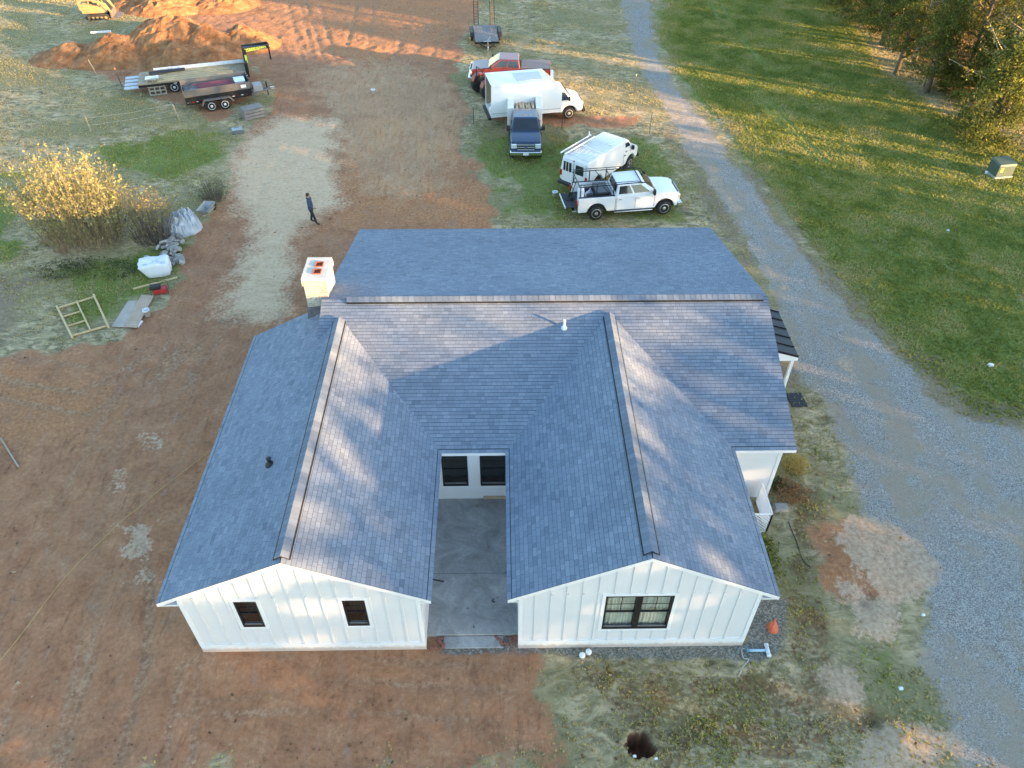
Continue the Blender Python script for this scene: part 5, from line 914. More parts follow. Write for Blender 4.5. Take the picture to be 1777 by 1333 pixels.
# dump trailer
da, db = PZ(325, 186, .55), PZ(437, 166, .55); dang = math.atan2(db.y - da.y, db.x - da.x) * .75 + R(3); dc = (da + db) / 2 + Vector((-math.sin(dang), math.cos(dang), 0)) * 1.05
dt = thing('dump_trailer', 'black twin-axle dump trailer with tall grey sides in front of the gooseneck trailer', 'trailer', (dc.x, dc.y, .02), dang); m = MB()
for sg in (-1, 1):
    MB().box(-2.2, 2.2, sg * .98 - .03, sg * .98 + .03, .62, 1.08).build('bed_side', STEELK, dt); MB().loft([(-2.2, sg * .95, 1.082), (2.2, sg * .95, 1.082), (2.2, sg * 1.01, 1.082), (-2.2, sg * 1.01, 1.082)], [(-2.24, sg * 1.0, 1.56), (2.24, sg * 1.0, 1.56), (2.24, sg * 1.05, 1.56), (-2.24, sg * 1.05, 1.56)]).build('side_extension', GREYP, dt)
    for k in range(14): MB().box(-2.1 + k * .3, -1.95 + k * .3, sg * 1.013 - .002, sg * 1.013 + .002, .70, .745).build('reflector_tape', RED if k % 2 else M('reflector_white', (.7, .66, .62), .3), dt)
    for k in range(7): MB().box(-2.05 + k * .66, -1.97 + k * .66, sg * 1.04 - .025, sg * 1.04 + .025, .64, 1.07).build('stake', STEELK, dt)
    for x in (-.62, .28): wheel(dt, x, sg * 1.2, .37, .22, sg, M('white_wheel', (.72, .71, .68), .4))
    MB().prism([(-1.25, .5), (-1.05, .84), (.70, .84), (.95, .5), (.85, .5), (.65, .78), (-1.0, .78), (-1.15, .5)], 'y', sg * 1.07, sg * 1.35).build('fender', GREYP, dt)
for x in (-2.23, 2.2): MB().box(x, x + .05, -.95, .95, .62, 1.5).build('end_gate', GREYP if x < 0 else STEELK, dt)
MB().box(-2.2, 2.2, -.95, .95, .56, .618).build('bed_floor', STEELK, dt); MB().box(-2.2, 2.4, -.6, .6, .40, .555).build('frame', STEELK, dt)
for sg in (-1, 1): MB().bar((2.2, sg * .6, .5), (3.7, 0, .5), .12).build('drawbar', GREYP, dt)
MB().box(2.45, 3.1, -.42, .42, .57, .95).build('pump_box', M('pump_grey', (.30, .30, .31), .5, 0, .2), dt, bevel=.02); MB().box(3.65, 3.95, -.06, .06, .46, .6).build('coupler', ALU, dt); MB().tube([(3.45, .1, .02), (3.45, .1, 1.0)], .045, 8).build('jack', STEELK, dt); MB().box(1.6, 1.95, -1.062, -1.058, 1.2, 1.42).build('placard', PIPEW, dt)
g = ontop('scrap_load', 'heap of offcuts and grey debris filling the dump trailer', 'debris', dt, 0, 0, .62); npx, npy = np.meshgrid(np.linspace(-2.1, 2.1, 46), np.linspace(-.92, .92, 24), indexing='ij'); zz_ = .35 + .45 * fbm(npx + 9, npy + 9, 1.6, 311, 4); II = np.arange(46 * 24).reshape(46, 24); FF = np.stack([II[:-1, :-1], II[1:, :-1], II[1:, 1:], II[:-1, 1:]], -1).reshape(-1, 4); npmesh('heap', np.stack([npx, npy, zz_], -1).reshape(-1, 3), FF, M('debris', (.16, .15, .15), .9, 0, .4, 5, .3, (.32, .26, .2)), g)
for k in range(5): g2 = ontop('red_plank', 'dark red painted plank lying in the dump trailer load', 'board', dt, -.1 + r2.uniform(-.3, .3), -.35 + k * .17, 1.32 + .015 * k, r2.uniform(-.06, .06)); g2['group'] = 'red planks in the dump trailer'; MB().box(-1.2, 1.1, -.06, .06, 0, .06).build('plank', M('dark_red_wood', (.20, .045, .06), .7, 0, .2, 3), g2)
g = ontop('blue_tub', 'pale blue plastic tub at the front of the dump trailer load', 'tub', dt, 1.65, -.2, 1.22); MB().loft([(-.28, -.36, 0), (.28, -.36, 0), (.28, .36, 0), (-.28, .36, 0)], [(-.34, -.42, .3), (.34, -.42, .3), (.34, .42, .3), (-.34, .42, .3)]).build('tub', M('tub_blue', (.50, .62, .72), .5), g, bevel=.03); MB().box(-.36, .36, -.44, .44, .302, .33).build('lid', M('tub_lid', (.58, .68, .76), .5), g, bevel=.02)
g = PZ(440, 203); g = thing('grey_crate', 'grey weathered crate on the grass by the dump trailer drawbar', 'crate', (g.x, g.y, .0), dang + R(12)); CRW = M('crate_wood', (.22, .20, .18), .9, 0, .25, 5)
for k in range(3):
    for y in (-.42, .42): MB().box(-.7, .7, y - .02, y + .02, .03 + k * .22, .21 + k * .22).build('slat', CRW, g)
    for x in (-.68, .68): MB().box(x - .02, x + .02, -.40, .40, .03 + k * .22, .21 + k * .22).build('slat', CRW, g)
for x in (-.62, .62):
    for y in (-.37, .37): MB().box(x - .04, x + .04, y - .03, y + .03, 0, .68).build('corner_post', CRW, g)
MB().box(-.66, .66, -.40, .40, .02, .05).build('floor', CRW, g)
for k in range(5): MB().box(-.69, .69, -.42 + k * .172, -.27 + k * .172, .682, .705).build('lid_board', CRW, g)
# skid steer, seen from its side
sk = PZ(168, 35); ss = thing('skid_steer', 'yellow compact track loader parked on the field beyond the dirt heap', 'loader', (sk.x, sk.y + .8, .02), R(10)); ss.scale = (.88,) * 3; YELP = M('loader_yellow', (.28, .20, .09), .65, 0, .15, 3, 0, (.20, .145, .09))
for sg in (-1, 1):
    tr_ = MB().prism([(-1.1, .10), (-1.0, .0), (.9, .0), (1.1, .18), (1.05, .42), (.7, .52), (-.75, .52), (-1.1, .35)], 'y', sg * .58, sg * .95).build('track', TYRE, ss, bevel=.05)
    for x in (-.8, -.4, 0, .4, .8): MB().lathe([(.01, -.02), (.13, -.02), (.13, .02), (.01, .02)], 12, 'y', (x, sg * .955, .18)).build('track_roller', YELP, tr_)
    m = MB(); m.prism([(-1.25, .9), (-1.3, 1.55), (-1.0, 1.75), (-.2, 1.72), (.9, 1.30), (1.35, .55), (1.5, .55), (1.1, 1.45), (-.1, 1.92), (-1.1, 1.95), (-1.5, 1.65), (-1.45, .9)], 'y', sg * .72, sg * .86); m.build('lift_arm', YELP, ss, bevel=.02)
MB().prism([(-1.4, .5), (-1.4, 1.35), (-1.0, 1.5), (-.5, 1.3), (.6, .95), (.95, .5)], 'y', -.57, .57).build('body', YELP, ss, bevel=.04); m = MB()
for sg in (-1, 1):
    for a, b in (((-.55, 1.2), (-.5, 2.05)), ((.55, .9), (.42, 2.05)), ((-.5, 2.05), (.42, 2.05))): m.bar((a[0], sg * .48, a[1]), (b[0], sg * .48, b[1]), .08)
m.box(-.6, .5, -.52, .52, 2.05, 2.12); m.build('cab_frame', YELP, ss); MB().box(-.4, .05, -.28, .28, 1.05, 1.25).build('seat', BLKP, ss); MB().box(-.45, -.38, -.28, .28, 1.25, 1.75).build('seat_back', BLKP, ss); MB().prism([(1.3, .05), (2.1, .02), (2.1, .06), (1.45, .12), (1.4, .7), (1.3, .7)], 'y', -1.0, 1.0).build('bucket', M('worn_steel', (.18, .15, .13), .6, .4, .3, 5), ss)
# ---- dirt heaps
def heap(name, label, c, rx, ry, h, peaks, seed, n=70, col=None):
    t = tag(bpy.data.objects.new('tmp', None), '', '') if False else None
    a, b = np.meshgrid(np.linspace(-1, 1, n), np.linspace(-1, 1, n), indexing='ij'); x, y = a * rx, b * ry; z = np.zeros_like(x)
    for (px, py, ph, pr) in peaks: d = np.hypot((x - px) / pr, (y - py) / pr * 1.15); z = np.maximum(z, ph * np.clip(1 - d, 0, 1) ** .85)
    z = z * (.75 + .5 * fbm(x + 40, y + 40, .8, seed, 4)) + np.where(z > .02, (fbm(x + 40, y + 40, 2.6, seed + 9, 4) - .5) * .55 * np.minimum(1, z), 0) - .04; II = np.arange(n * n).reshape(n, n); FF = np.stack([II[:-1, :-1], II[1:, :-1], II[1:, 1:], II[:-1, 1:]], -1).reshape(-1, 4)
    o = npmesh(name, np.stack([x, y, z], -1).reshape(-1, 3), FF, HEAPM, smooth=False); o.location = (c[0], c[1], gnear(*c)); return tag(o, label, 'dirt heap')
HN = NT('heap_soil'); p = HN.pos(); f = HN.noise(p, 1.3, 8, .75); HEAPM = HN.out(HN.ramp(f, [(.3, (.15, .066, .03)), (.48, (.29, .135, .058)), (.66, (.42, .235, .115)), (.8, (.48, .31, .17))]), .95, 0, .2); HN.bump(HN.noise(p, 9, 6, .75), .9, .08)
heap('dirt_heap', 'tall orange excavated dirt heap with a sunlit crest behind the gooseneck trailer', (-26.2, 64.0), 8.2, 5.6, 3, [(-.4, 1.0, 2.9, 4.6), (2.8, .2, 2.0, 3.6), (5.2, 1.6, 1.7, 3.0), (-4.2, -.6, 1.7, 3.8), (1.0, -1.8, 1.5, 3.2)], 401)
heap('dirt_heap', 'low reddish spoil spread at the field side of the tall dirt heap', (-33.5, 62.8), 4.6, 4.2, 1, [(-.6, .3, 1.0, 3.2), (1.8, -.6, .9, 2.6)], 402, 44)
heap('dirt_heap', 'far low dirt bank beyond the tall heap, beside the track loader', (-29.0, 76.0), 7.5, 4.5, 2, [(-1.5, 0, 1.7, 4.2), (3.2, .6, 1.2, 3.6), (-5, 0, .7, 2.2)], 403, 54)

# ================================================================ PERSON
def person():
    p = PZ(544, 387); t = thing('person', 'person in navy hooded jacket and dark trousers walking across the gravel pad', 'person', (p.x, p.y, gnear(p.x, p.y)), R(-15))
    J = dict(pelvis=(0, 0, .95), sp=(.02, 0, 1.15), ch=(.0, 0, 1.36), nk=(-.02, 0, 1.50), hd=(-.01, 0, 1.62), hd2=(.0, 0, 1.73), ls=(-.01, .19, 1.43), le=(-.10, .25, 1.16), lh=(-.06, .25, .91), rs=(.01, -.19, 1.43), re=(.12, -.27, 1.19), rh=(.36, -.28, 1.10),
             lhip=(0, .10, .90), lk=(-.06, .11, .50), la=(-.16, .11, .09), lt=(.04, .12, .035), rhip=(0, -.10, .90), rk=(.16, -.11, .51), ra=(.26, -.11, .09), rt=(.46, -.12, .04))
    Rr = dict(pelvis=.15, sp=.155, ch=.17, nk=.065, hd=.092, hd2=.075, ls=.085, le=.062, lh=.05, rs=.085, re=.062, rh=.05, lhip=.105, lk=.075, la=.06, lt=.04, rhip=.105, rk=.075, ra=.06, rt=.04)
    E = [('pelvis', 'sp'), ('sp', 'ch'), ('ch', 'nk'), ('nk', 'hd'), ('hd', 'hd2'), ('ch', 'ls'), ('ls', 'le'), ('le', 'lh'), ('ch', 'rs'), ('rs', 're'), ('re', 'rh'), ('pelvis', 'lhip'), ('lhip', 'lk'), ('lk', 'la'), ('la', 'lt'), ('pelvis', 'rhip'), ('rhip', 'rk'), ('rk', 'ra'), ('ra', 'rt')]
    for s, h, d in (('l', 'lh', (.03, 0, -1)), ('r', 'rh', (.9, .1, -.15))):     # five fingers on each hand
        dv = Vector(d).normalized(); side = Vector((0, 1, 0)) if s == 'l' else Vector((0, 1, .2)); fw = dv.cross(side).normalized(); hp = Vector(J[h])
        for k, (o, L) in enumerate(((-.03, .085), (-.01, .10), (.01, .095), (.03, .08))):
            a = hp + fw * o + dv * .06; b = a + dv * L * .55; c = b + (dv * .7 + side * (-.5 if s == 'l' else .3)).normalized() * L * .5; n1, n2, n3 = f'{s}f{k}a', f'{s}f{k}b', f'{s}f{k}c'; J[n1], J[n2], J[n3] = a, b, c; Rr[n1] = .012; Rr[n2] = .010; Rr[n3] = .008; E += [(h, n1), (n1, n2), (n2, n3)]
        a = hp + fw * .045 + dv * .02; b = a + (fw * .6 + dv * .8).normalized() * .05; J[s + 't1'], J[s + 't2'] = a, b; Rr[s + 't1'] = .013; Rr[s + 't2'] = .010; E += [(h, s + 't1'), (s + 't1', s + 't2')]
    ks = list(J); me = bpy.data.meshes.new('body'); me.from_pydata([tuple(J[k]) for k in ks], [(ks.index(a), ks.index(b)) for a, b in E], []); o = bpy.data.objects.new('body', me); C.objects.link(o)
    m = o.modifiers.new('skin', 'SKIN'); sv_ = me.skin_vertices[0].data
    for i, k in enumerate(ks): sv_[i].radius = (Rr[k], Rr[k]); sv_[i].use_root = (k == 'pelvis')
    for k in ('pelvis', 'sp', 'ch'): sv_[ks.index(k)].radius = (Rr[k] * 1.15, Rr[k] * .8)
    s2 = o.modifiers.new('sub', 'SUBSURF'); s2.levels = s2.render_levels = 2
    me2 = bpy.data.meshes.new_from_object(o.evaluated_get(bpy.context.evaluated_depsgraph_get())); bpy.data.objects.remove(o); o = bpy.data.objects.new('body', me2); C.objects.link(o); o.parent = t
    me2.materials.clear()
    for q in (M('navy_jacket', (.035, .055, .10), .9, 0, .25, 9, .2), M('dark_trousers', (.02, .022, .03), .9, 0, .2, 9), M('skin', (.36, .21, .15), .6), M('boots', (.03, .022, .016), .7)): me2.materials.append(q)
    for f in me2.polygons:
        c = f.center; f.use_smooth = True; f.material_index = 3 if c.z < .12 else 1 if (c.z < .90 and abs(c.y) < .19) else 2 if (c.z > 1.53 or (c.z < .92 and abs(c.y) > .19) or (c.x > .33 and c.z > .9)) else 0
    h = MB().lathe([(.02, -.10), (.09, -.07), (.105, .0), (.095, .07), (.05, .105), (.01, .112)], 14, 'z', (-.025, 0, 1.70))
    for v in h.v:
        if v.x > .045: v.x = .045 + (v.x - .045) * .2
        if v.z < 1.66 and v.x > -.02: v.x = -.02
    h.build('hair', M('dark_hair', (.02, .014, .01), .8), t, True)
    for s in (-1, 1): MB().lathe([(.002, -.018), (.018, -.008), (.018, .008), (.002, .018)], 8, 'z', (-.01, s * .098, 1.65)).build('ear', M('skin', (.36, .21, .15), .6), t, True); MB().lathe([(.001, -.01), (.010, 0), (.001, .01)], 8, 'z', (.082, s * .034, 1.672)).build('eye', BLKP, t)
    MB().loft([(.08, -.014, 1.625), (.08, .014, 1.625), (.118, .006, 1.63), (.118, -.006, 1.63)], [(.082, -.008, 1.675), (.082, .008, 1.675), (.09, .004, 1.675), (.09, -.004, 1.675)]).build('nose', M('skin', (.36, .21, .15), .6), t); MB().box(.078, .092, -.026, .026, 1.592, 1.60).build('mouth', M('lips', (.25, .10, .08), .6), t)
    MB().lathe([(.10, 0), (.115, .04), (.10, .085), (.075, .10)], 14, 'z', (-.045, 0, 1.46)).build('hood', M('navy_jacket', (.035, .055, .10), .9), t, True)
person()

# ================================================================ YARD THINGS
def at(u, v): p = PZ(u, v); return (p.x, p.y, gnear(p.x, p.y, .15))
def crumple(n, m, rx, ry, h, seed, rough=.35, sc=1.6, power=.7):
    a, b = np.meshgrid(np.linspace(-1, 1, n), np.linspace(-1, 1, m), indexing='ij'); d = np.clip(1 - (np.abs(a) ** 2.6 + np.abs(b) ** 2.6), 0, 1) ** power; x = a * rx * (1 + .12 * (fbm(a * 3 + 9, b * 3 + 9, 1, seed, 2) - .5)); y = b * ry * (1 + .12 * (fbm(a * 3 + 19, b * 3 + 9, 1, seed + 3, 2) - .5))
    z = d * h * (.6 + .8 * fbm(x + 30, y + 30, sc, seed, 3)) + np.abs(fbm(x + 30, y + 30, sc * 2.2, seed + 5, 3) - .5) * rough * np.minimum(1, d * 3) - .02; I2 = np.arange(n * m).reshape(n, m); return np.stack([x, y, z], -1).reshape(-1, 3), np.stack([I2[:-1, :-1], I2[1:, :-1], I2[1:, 1:], I2[:-1, 1:]], -1).reshape(-1, 4)
t = thing('tarp_heap', 'grey plastic tarp draped over a heap at the yard edge beside the wheelbarrow', 'tarp', at(318, 396), R(35)); v, f = crumple(64, 56, 1.0, .95, .7, 501, 1.0, 2.3); npmesh('tarp', v, f, M('grey_tarp', (.40, .43, .46), .42, 0, .18, 3), t)
t = thing('stone_pile', 'pile of pale flat fieldstones between the grey tarp heap and white bulk bag', 'stones', at(300, 437), R(15)); STN = [M('fieldstone_%d' % k, c, .95, 0, .25, 5, .4) for k, c in enumerate(((.30, .28, .25), (.40, .37, .32), (.22, .20, .18)))]; r3 = random.Random(31); sms = []
for k in range(6):
    m = MB(); n = 8; ring = [(r3.uniform(.75, 1.1) * .2 * math.cos(6.283 * i / n), r3.uniform(.6, 1) * .15 * math.sin(6.283 * i / n)) for i in range(n)]; m.loft([(x, y, 0) for x, y in ring], [(x * .85, y * .85, .09) for x, y in ring]); o = m.build('stone', STN[k % 3], t); sms.append(o)
for k in range(58):
    o = sms[k] if k < 6 else sms[k % 6].copy()
    if k >= 6: C.objects.link(o); o.parent = t
    q = r3.random(); o.location = (r3.gauss(0, .30), -1.35 + 2.7 * q, max(0, .28 * (1 - abs(q - .6) * 1.3) + r3.uniform(-.18, .06))); o.rotation_euler = (r3.gauss(0, .35), r3.gauss(0, .35), r3.uniform(0, 6.28)); s = r3.uniform(.7, 1.35); o.scale = (s, s, s)
t = thing('bulk_bag', 'white woven bulk bag slumped on the grass beside the stone pile', 'bag', at(277, 474), R(12)); n = 20; m = MB(); prof = [(.50, 0), (.60, .10), (.64, .35), (.60, .60), (.62, .74), (.50, .80), (.30, .74), (.05, .70)]; m.lathe(prof, 28)
for v in m.v:
    a = math.atan2(v.y, v.x); q = 1 / max(abs(math.cos(a)), abs(math.sin(a))) ** .75; w = 1 + .05 * math.sin(a * 9 + v.z * 14); v.x *= q * w; v.y *= q * w * .8; v.z += .05 * math.sin(3 * a) * (v.z > .5)
    if v.z > .5 and v.x < -.4: v.x -= .22; v.z -= .05
m.build('bag', M('woven_white', (.72, .74, .77), .7, 0, .05, 5), t, True)
for sx, sy in ((-.45, -.35), (.45, -.35), (.45, .35), (-.45, .35)): MB().tube([(sx, sy, .70), (sx * 1.15, sy * 1.1, .86), (sx * .8, sy * 1.1, .84), (sx * .75, sy, .70)], .022, 5).build('lifting_loop', M('strap_blue', (.35, .48, .58), .8), t)
t = thing('wheelbarrow', 'grey wheelbarrow standing beside the grey tarp heap', 'wheelbarrow', at(362, 376), R(80)); m = MB(); b0 = [(-.28, -.20, .32), (.30, -.20, .30), (.30, .20, .30), (-.28, .20, .32)]; b1 = [(-.50, -.34, .62), (.55, -.33, .66), (.55, .33, .66), (-.50, .34, .62)]; k = len(b0)
m.add(b0 + b1, [(0, 1, 2, 3)] + [(i, (i + 1) % 4, 4 + (i + 1) % 4, 4 + i) for i in range(4)]); o = m.build('tray', M('tray_grey', (.36, .36, .35), .5, .3, .15, 5, 0, (.24, .16, .11)), t, fix=False); o.modifiers.new('s', 'SOLIDIFY').thickness = .015
m = MB()
for s in (-1, 1): m.tube([(.75, s * .08, .22), (-.2, s * .24, .28), (-1.0, s * .30, .62)], .022, 6); m.tube([(-.22, s * .24, .28), (-.32, s * .26, .0)], .016, 6); m.tube([(.1, s * .2, .28), (.2, s * .2, .33)], .016, 6)
m.build('frame', M('wood_handle', (.36, .25, .14), .7), t); MB().lathe([(.06, -.05), (.18, -.05), (.2, -.03), (.2, .03), (.18, .05), (.06, .05)], 16, 'y', (.80, 0, .20)).build('wheel', TYRE, t, True)
# timber frame lying on the grass
P4 = [PZ(u, v, .05) for u, v in ((100, 535), (164, 515), (187, 565), (124, 583))]; c = sum(P4, Vector()) / 4; t = thing('timber_frame', 'open lumber frame with one divided side lying on the grass', 'frame', (c.x, c.y, gnear(c.x, c.y, .6))); PINE = M('frame_pine', (.58, .43, .22), .8, 0, .15, 3); Q = [p - c + Vector((0, 0, .05)) for p in P4]
for k, (a, b) in enumerate(((Q[0], Q[1]), (Q[3], Q[2]))): d = (b - a).normalized(); MB().bar(a - d * .0, b + d * .0, .09, .06).build('rail', PINE, t)
for a, b in ((Q[0], Q[3]), (Q[1], Q[2])): d = (b - a).normalized(); MB().bar(a - d * .12 + Vector((0, 0, .061)), b + d * .30 + Vector((0, 0, .061)), .09, .06).build('stile', PINE, t)
ma, mb_ = Q[0].lerp(Q[1], .52), Q[3].lerp(Q[2], .52); MB().bar(ma + Vector((0, 0, .062)), mb_ + Vector((0, 0, .062)), .07, .06).build('divider', PINE, t)
for w in (.33, .66): MB().bar(Q[0].lerp(Q[3], w) + Vector((0, 0, .004)), ma.lerp(mb_, w) + Vector((0, 0, .004)), .06, .055).build('rung', PINE, t)
# plywood sheets
PLY = M('plywood_tan', (.46, .34, .24), .85, 0, .15, 2); PLY2 = M('plywood_grey', (.42, .36, .30), .85, 0, .15, 2)
for k, (quad, mt, lab) in enumerate((([(194, 568), (223, 523), (242, 523), (222, 569)], PLY2, 'weathered plywood sheet lying lowest beside the timber frame'), ([(216, 569), (246, 514), (268, 515), (238, 571)], PLY, 'tan plywood sheet overlapping the weathered one next to the white bucket'))):
    pq = [PZ(u, v) for u, v in quad]; c = sum(pq, Vector()) / 4; o = MB().loft([p - c + Vector((0, 0, 0)) for p in pq], [p - c + Vector((0, 0, .022)) for p in pq]).build('plywood_sheet', mt); o.location = (c.x, c.y, gnear(c.x, c.y, .5) + .02 + .03 * k); tag(o, lab, 'plywood')
def bucket(label, u, v, col='pail_white', h=.36):
    t = thing('white_bucket', label, 'bucket', at(u, v)); MB().lathe([(.125, 0), (.15, h - .05), (.162, h - .05), (.162, h - .03), (.15, h - .03), (.155, h), (.14, h), (.118, .02)], 18).build('pail', M('pail_white', (.72, .73, .74), .4), t, True); MB().tube([(-.155, 0, h - .04), (-.12, .12, h * .72), (.0, .165, h * .62), (.12, .12, h * .72), (.155, 0, h - .04)], .004, 5).build('handle', STEELK, t); return t
bucket('white bucket standing beside the plywood sheets', 257, 548); bucket('white bucket on the grass behind the white van rear bumper', 963, 342); bucket('white bucket standing alone on the open dirt track', 648, 162, h=.30)
t = thing('generator', 'small red and black generator by the plank and white bulk bag', 'generator', at(280, 508), R(15)); MB().box(-.32, .32, -.2, .2, .06, .30).build('red_housing', M('gen_red', (.45, .03, .025), .4), t, bevel=.04); MB().box(-.42, .05, -.18, .18, .302, .46).build('engine', BLKP, t, bevel=.04); m = MB()
for s in (-.22, .22): m.tube([(-.42, s, .02), (-.42, s, .52), (.36, s, .52), (.36, s, .02)], .015, 5)
m.build('frame', STEELK, t)
def stick(name, label, cat, a, b, w, h, mat, za=0, zb=0):
    p, q = PZ(*a), PZ(*b); c = (p + q) / 2; z = gnear(c.x, c.y, .3); d = (q - p) / 2; o = MB().bar(-d + Vector((0, 0, h / 2 + za)), d + Vector((0, 0, h / 2 + zb)), w, h).build(name, mat); o.location = (c.x, c.y, z + .005); return tag(o, label, cat)
stick('long_board', 'long narrow board lying in front of the white bulk bag', 'board', (231, 502), (308, 482), .12, .04, PINE); stick('white_tube', 'short white plastic tube next to the plywood sheets', 'tube', (239, 568), (247, 558), .07, .07, PIPEW); stick('grey_plank', 'weathered plank at the edge of the grass patch on the red dirt', 'board', (2, 762), (33, 812), .06, .03, M('grey_plank', (.36, .30, .22), .9)); stick('white_pipe', 'white pipe resting on the reddish spoil beside the tall dirt heap', 'pipe', (165, 78), (200, 76), .12, .12, PIPEW, .9, .9); stick('black_rod', 'short black rod lying on the courtyard concrete', 'rod', (750, 1009), (771, 1013), .03, .03, BLKP, .12, .12)
t = thing('battery_case', 'dark grey case lying in the grass beyond the gravel pad', 'case', at(413, 231), R(20)); MB().box(-.38, .38, -.25, .25, 0, .22).build('case', M('case_grey', (.12, .14, .14), .6, 0, .2, 5), t, bevel=.03); MB().box(-.34, .34, -.21, .21, .222, .30).build('lid', M('case_lid', (.34, .38, .38), .5, 0, .2, 5), t, bevel=.03); MB().tube([(-.15, .0, .30), (-.12, 0, .37), (.12, 0, .37), (.15, 0, .30)], .012, 5).build('handle', BLKP, t)
# utility cabinet
t = thing('utility_box', 'dark green utility transformer box on the lawn with a yellow sticker', 'utility box', at(1732, 304), R(8)); UG = M('utility_green', (.045, .075, .06), .5, 0, .1, 4); MB().box(-.58, .58, -.5, .5, 0, .12).build('pad', M('pad_concrete', (.30, .30, .28), .9), t); MB().prism([(-.45, .122), (.45, .122), (.45, .92), (-.45, .80)], 'x', -.55, .55).build('cabinet', UG, t, bevel=.03); MB().loft([(-.57, -.47, .80), (.57, -.47, .80), (.57, .47, .93), (-.57, .47, .93)], [(-.54, -.44, .90), (.54, -.44, .90), (.54, .44, 1.02), (-.54, .44, 1.02)]).build('lid', UG, t, bevel=.02); MB().box(-.40, -.22, -.462, -.452, .42, .66).build('sticker', M('sticker_yellow', (.62, .48, .06), .5), t)
bz = at(1711, 302); o = MB().box(-.07, .07, -.05, .05, 0, .16).build('marker_block', PIPEW, bevel=.02); o.location = bz; tag(o, 'small white marker beside the green utility box', 'marker')
# fence posts and wires
PST = M('post_wood', (.36, .28, .18), .9, 0, .25, 5, .3); TPO = M('t_post', (.06, .05, .045), .7)
wires = []
for (u, v, h, lean, lab, mt) in ((313, 212, 1.25, (-.18, 0), 'pale leaning wooden fence post holding wires near the dump trailer', PST), (212, 150, 1.25, (-.1, 0), 'dark fence post with orange tip beside the gooseneck tail', TPO), (168, 130, 1.1, (-.25, 0), 'thin leaning wooden stake at the edge of the red spoil', PST)):
    p = at(u, v); m = MB().tube([(0, 0, -.1), (lean[0] * .5, 0, h * .5), (lean[0], 0, h)], [.05, .048, .042] if mt is PST else .03, 7); t = thing('fence_post', lab, 'post', p); m.build('shaft', mt, t)
    if mt is TPO: MB().tube([(lean[0], 0, h), (lean[0] * 1.05, 0, h + .12)], .033, 7).build('tip', M('orange_tip', (.6, .2, .05), .6), t)
    wires.append(Vector(p) + Vector((lean[0], 0, h)))
for k, (a, b, lab) in enumerate(((wires[0], Vector((-27.2, 49.3, .9)), 'upper wire strand running from the pale fence post across the field'), (wires[0] - Vector((-.08, 0, .4)), Vector((-27.2, 49.2, .45)), 'lower wire strand running from the pale fence post across the field'))):
    c = (a + b) / 2; o = MB().tube([a - c, Vector((0, 0, -.12)), b - c], .008, 4).build('fence_wire', M('fence_wire', (.45, .43, .40), .6), None); o.location = c; tag(o, lab, 'wire')
t = thing('fence_post', 'far fence post holding the two wire strands in the left field', 'post', (-27.2, 49.25, 0)); MB().tube([(0, 0, -.1), (0, 0, 1.05)], .04, 7).build('shaft', PST, t)
for (u, v, h, lab) in ((822, 214, 1.15, 'metal fence post with pale tip behind the open rear of the box truck'), (975, 223, 1.1, 'metal fence post between blue pickup and box truck cab'), (1127, 232, 1.5, 'taller fence post on the grass at the driveway edge beyond the van'), (1101, 162, 1.25, 'lone fence post by the driveway beyond the box truck')):
    t = thing('fence_post', lab, 'post', at(u, v)); m = MB().bar((0, 0, -.1), (0, 0, h), .045, .045); m.bar((.022, 0, .2), (.05, 0, .2), .03, .01); m.build('shaft', TPO if u != 1127 else M('green_post', (.10, .12, .09), .8), t); MB().bar((0, 0, h), (0, 0, h + .12), .047, .047).build('tip', M('pale_tip', (.62, .55, .36), .7), t)
# front yard
for k, (u, v, lab) in enumerate(((1010, 1141, 'white capped pipe stub nearer the courtyard, beside the right gable'), (1021, 1135, 'white capped pipe stub touching its twin beside the right gable'))):
    t = thing('pipe_stub', lab, 'pipe', at(u, v)); MB().lathe([(.075, -.1), (.075, .10), (.095, .10), (.095, .17), (.06, .18), (.01, .185)], 16).build('stub', PIPEW, t, True)
t = thing('pipe_fitting', 'pale blue pipe assembly lying at the corner of the right gable', 'pipe', at(1318, 1130), R(-1)); PB = M('pipe_blue', (.34, .52, .66), .45); MB().tube([(-.38, 0, .06), (.22, 0, .06)], .045, 10).build('pipe', PB, t, True); MB().tube([(.24, -.17, .07), (.24, .17, .07)], .06, 10).build('tee', M('pipe_pale', (.62, .68, .72), .4), t, True); MB().lathe([(.02, -.40), (.085, -.40), (.085, -.36), (.05, -.34)], 12, 'x', (-.02, 0, .08)).build('flange', M('teal_flange', (.10, .22, .30), .5), t)
for s in (-.17, .17): MB().lathe([(.03, 0), (.07, .0), (.07, .07), (.03, .07)], 12, 'y', (.24, s - .035, .07)).build('collar', M('pipe_pale', (.62, .68, .72), .4), t, True)
def wire(name, label, cat, pts, r, mat, z=.015):
    P = [PZ(u, v) for u, v in pts]; P2 = []
    for i in range(len(P) - 1):
        a, b, c, d = P[max(i - 1, 0)], P[i], P[i + 1], P[min(i + 2, len(P) - 1)]
        for s in range(6): q = s / 6; P2.append(.5 * ((2 * b) + (c - a) * q + (2 * a - 5 * b + 4 * c - d) * q * q + (3 * b - a - 3 * c + d) * q ** 3))
    P2.append(P[-1]); o0 = P2[0].copy(); m = MB()
    m.tube([Vector((p.x - o0.x, p.y - o0.y, gnear(p.x, p.y, .08) + z)) for p in P2], r, 5); o = m.build(name, mat); o.location = (o0.x, o0.y, 0); return tag(o, label, cat)
wire('pale_cable', 'pale cable curling on the ground by the blue pipe assembly', 'cable', [(1302, 1130), (1288, 1126), (1290, 1142), (1299, 1145), (1288, 1160), (1282, 1174)], .012, M('cable_pale', (.55, .55, .50), .6))
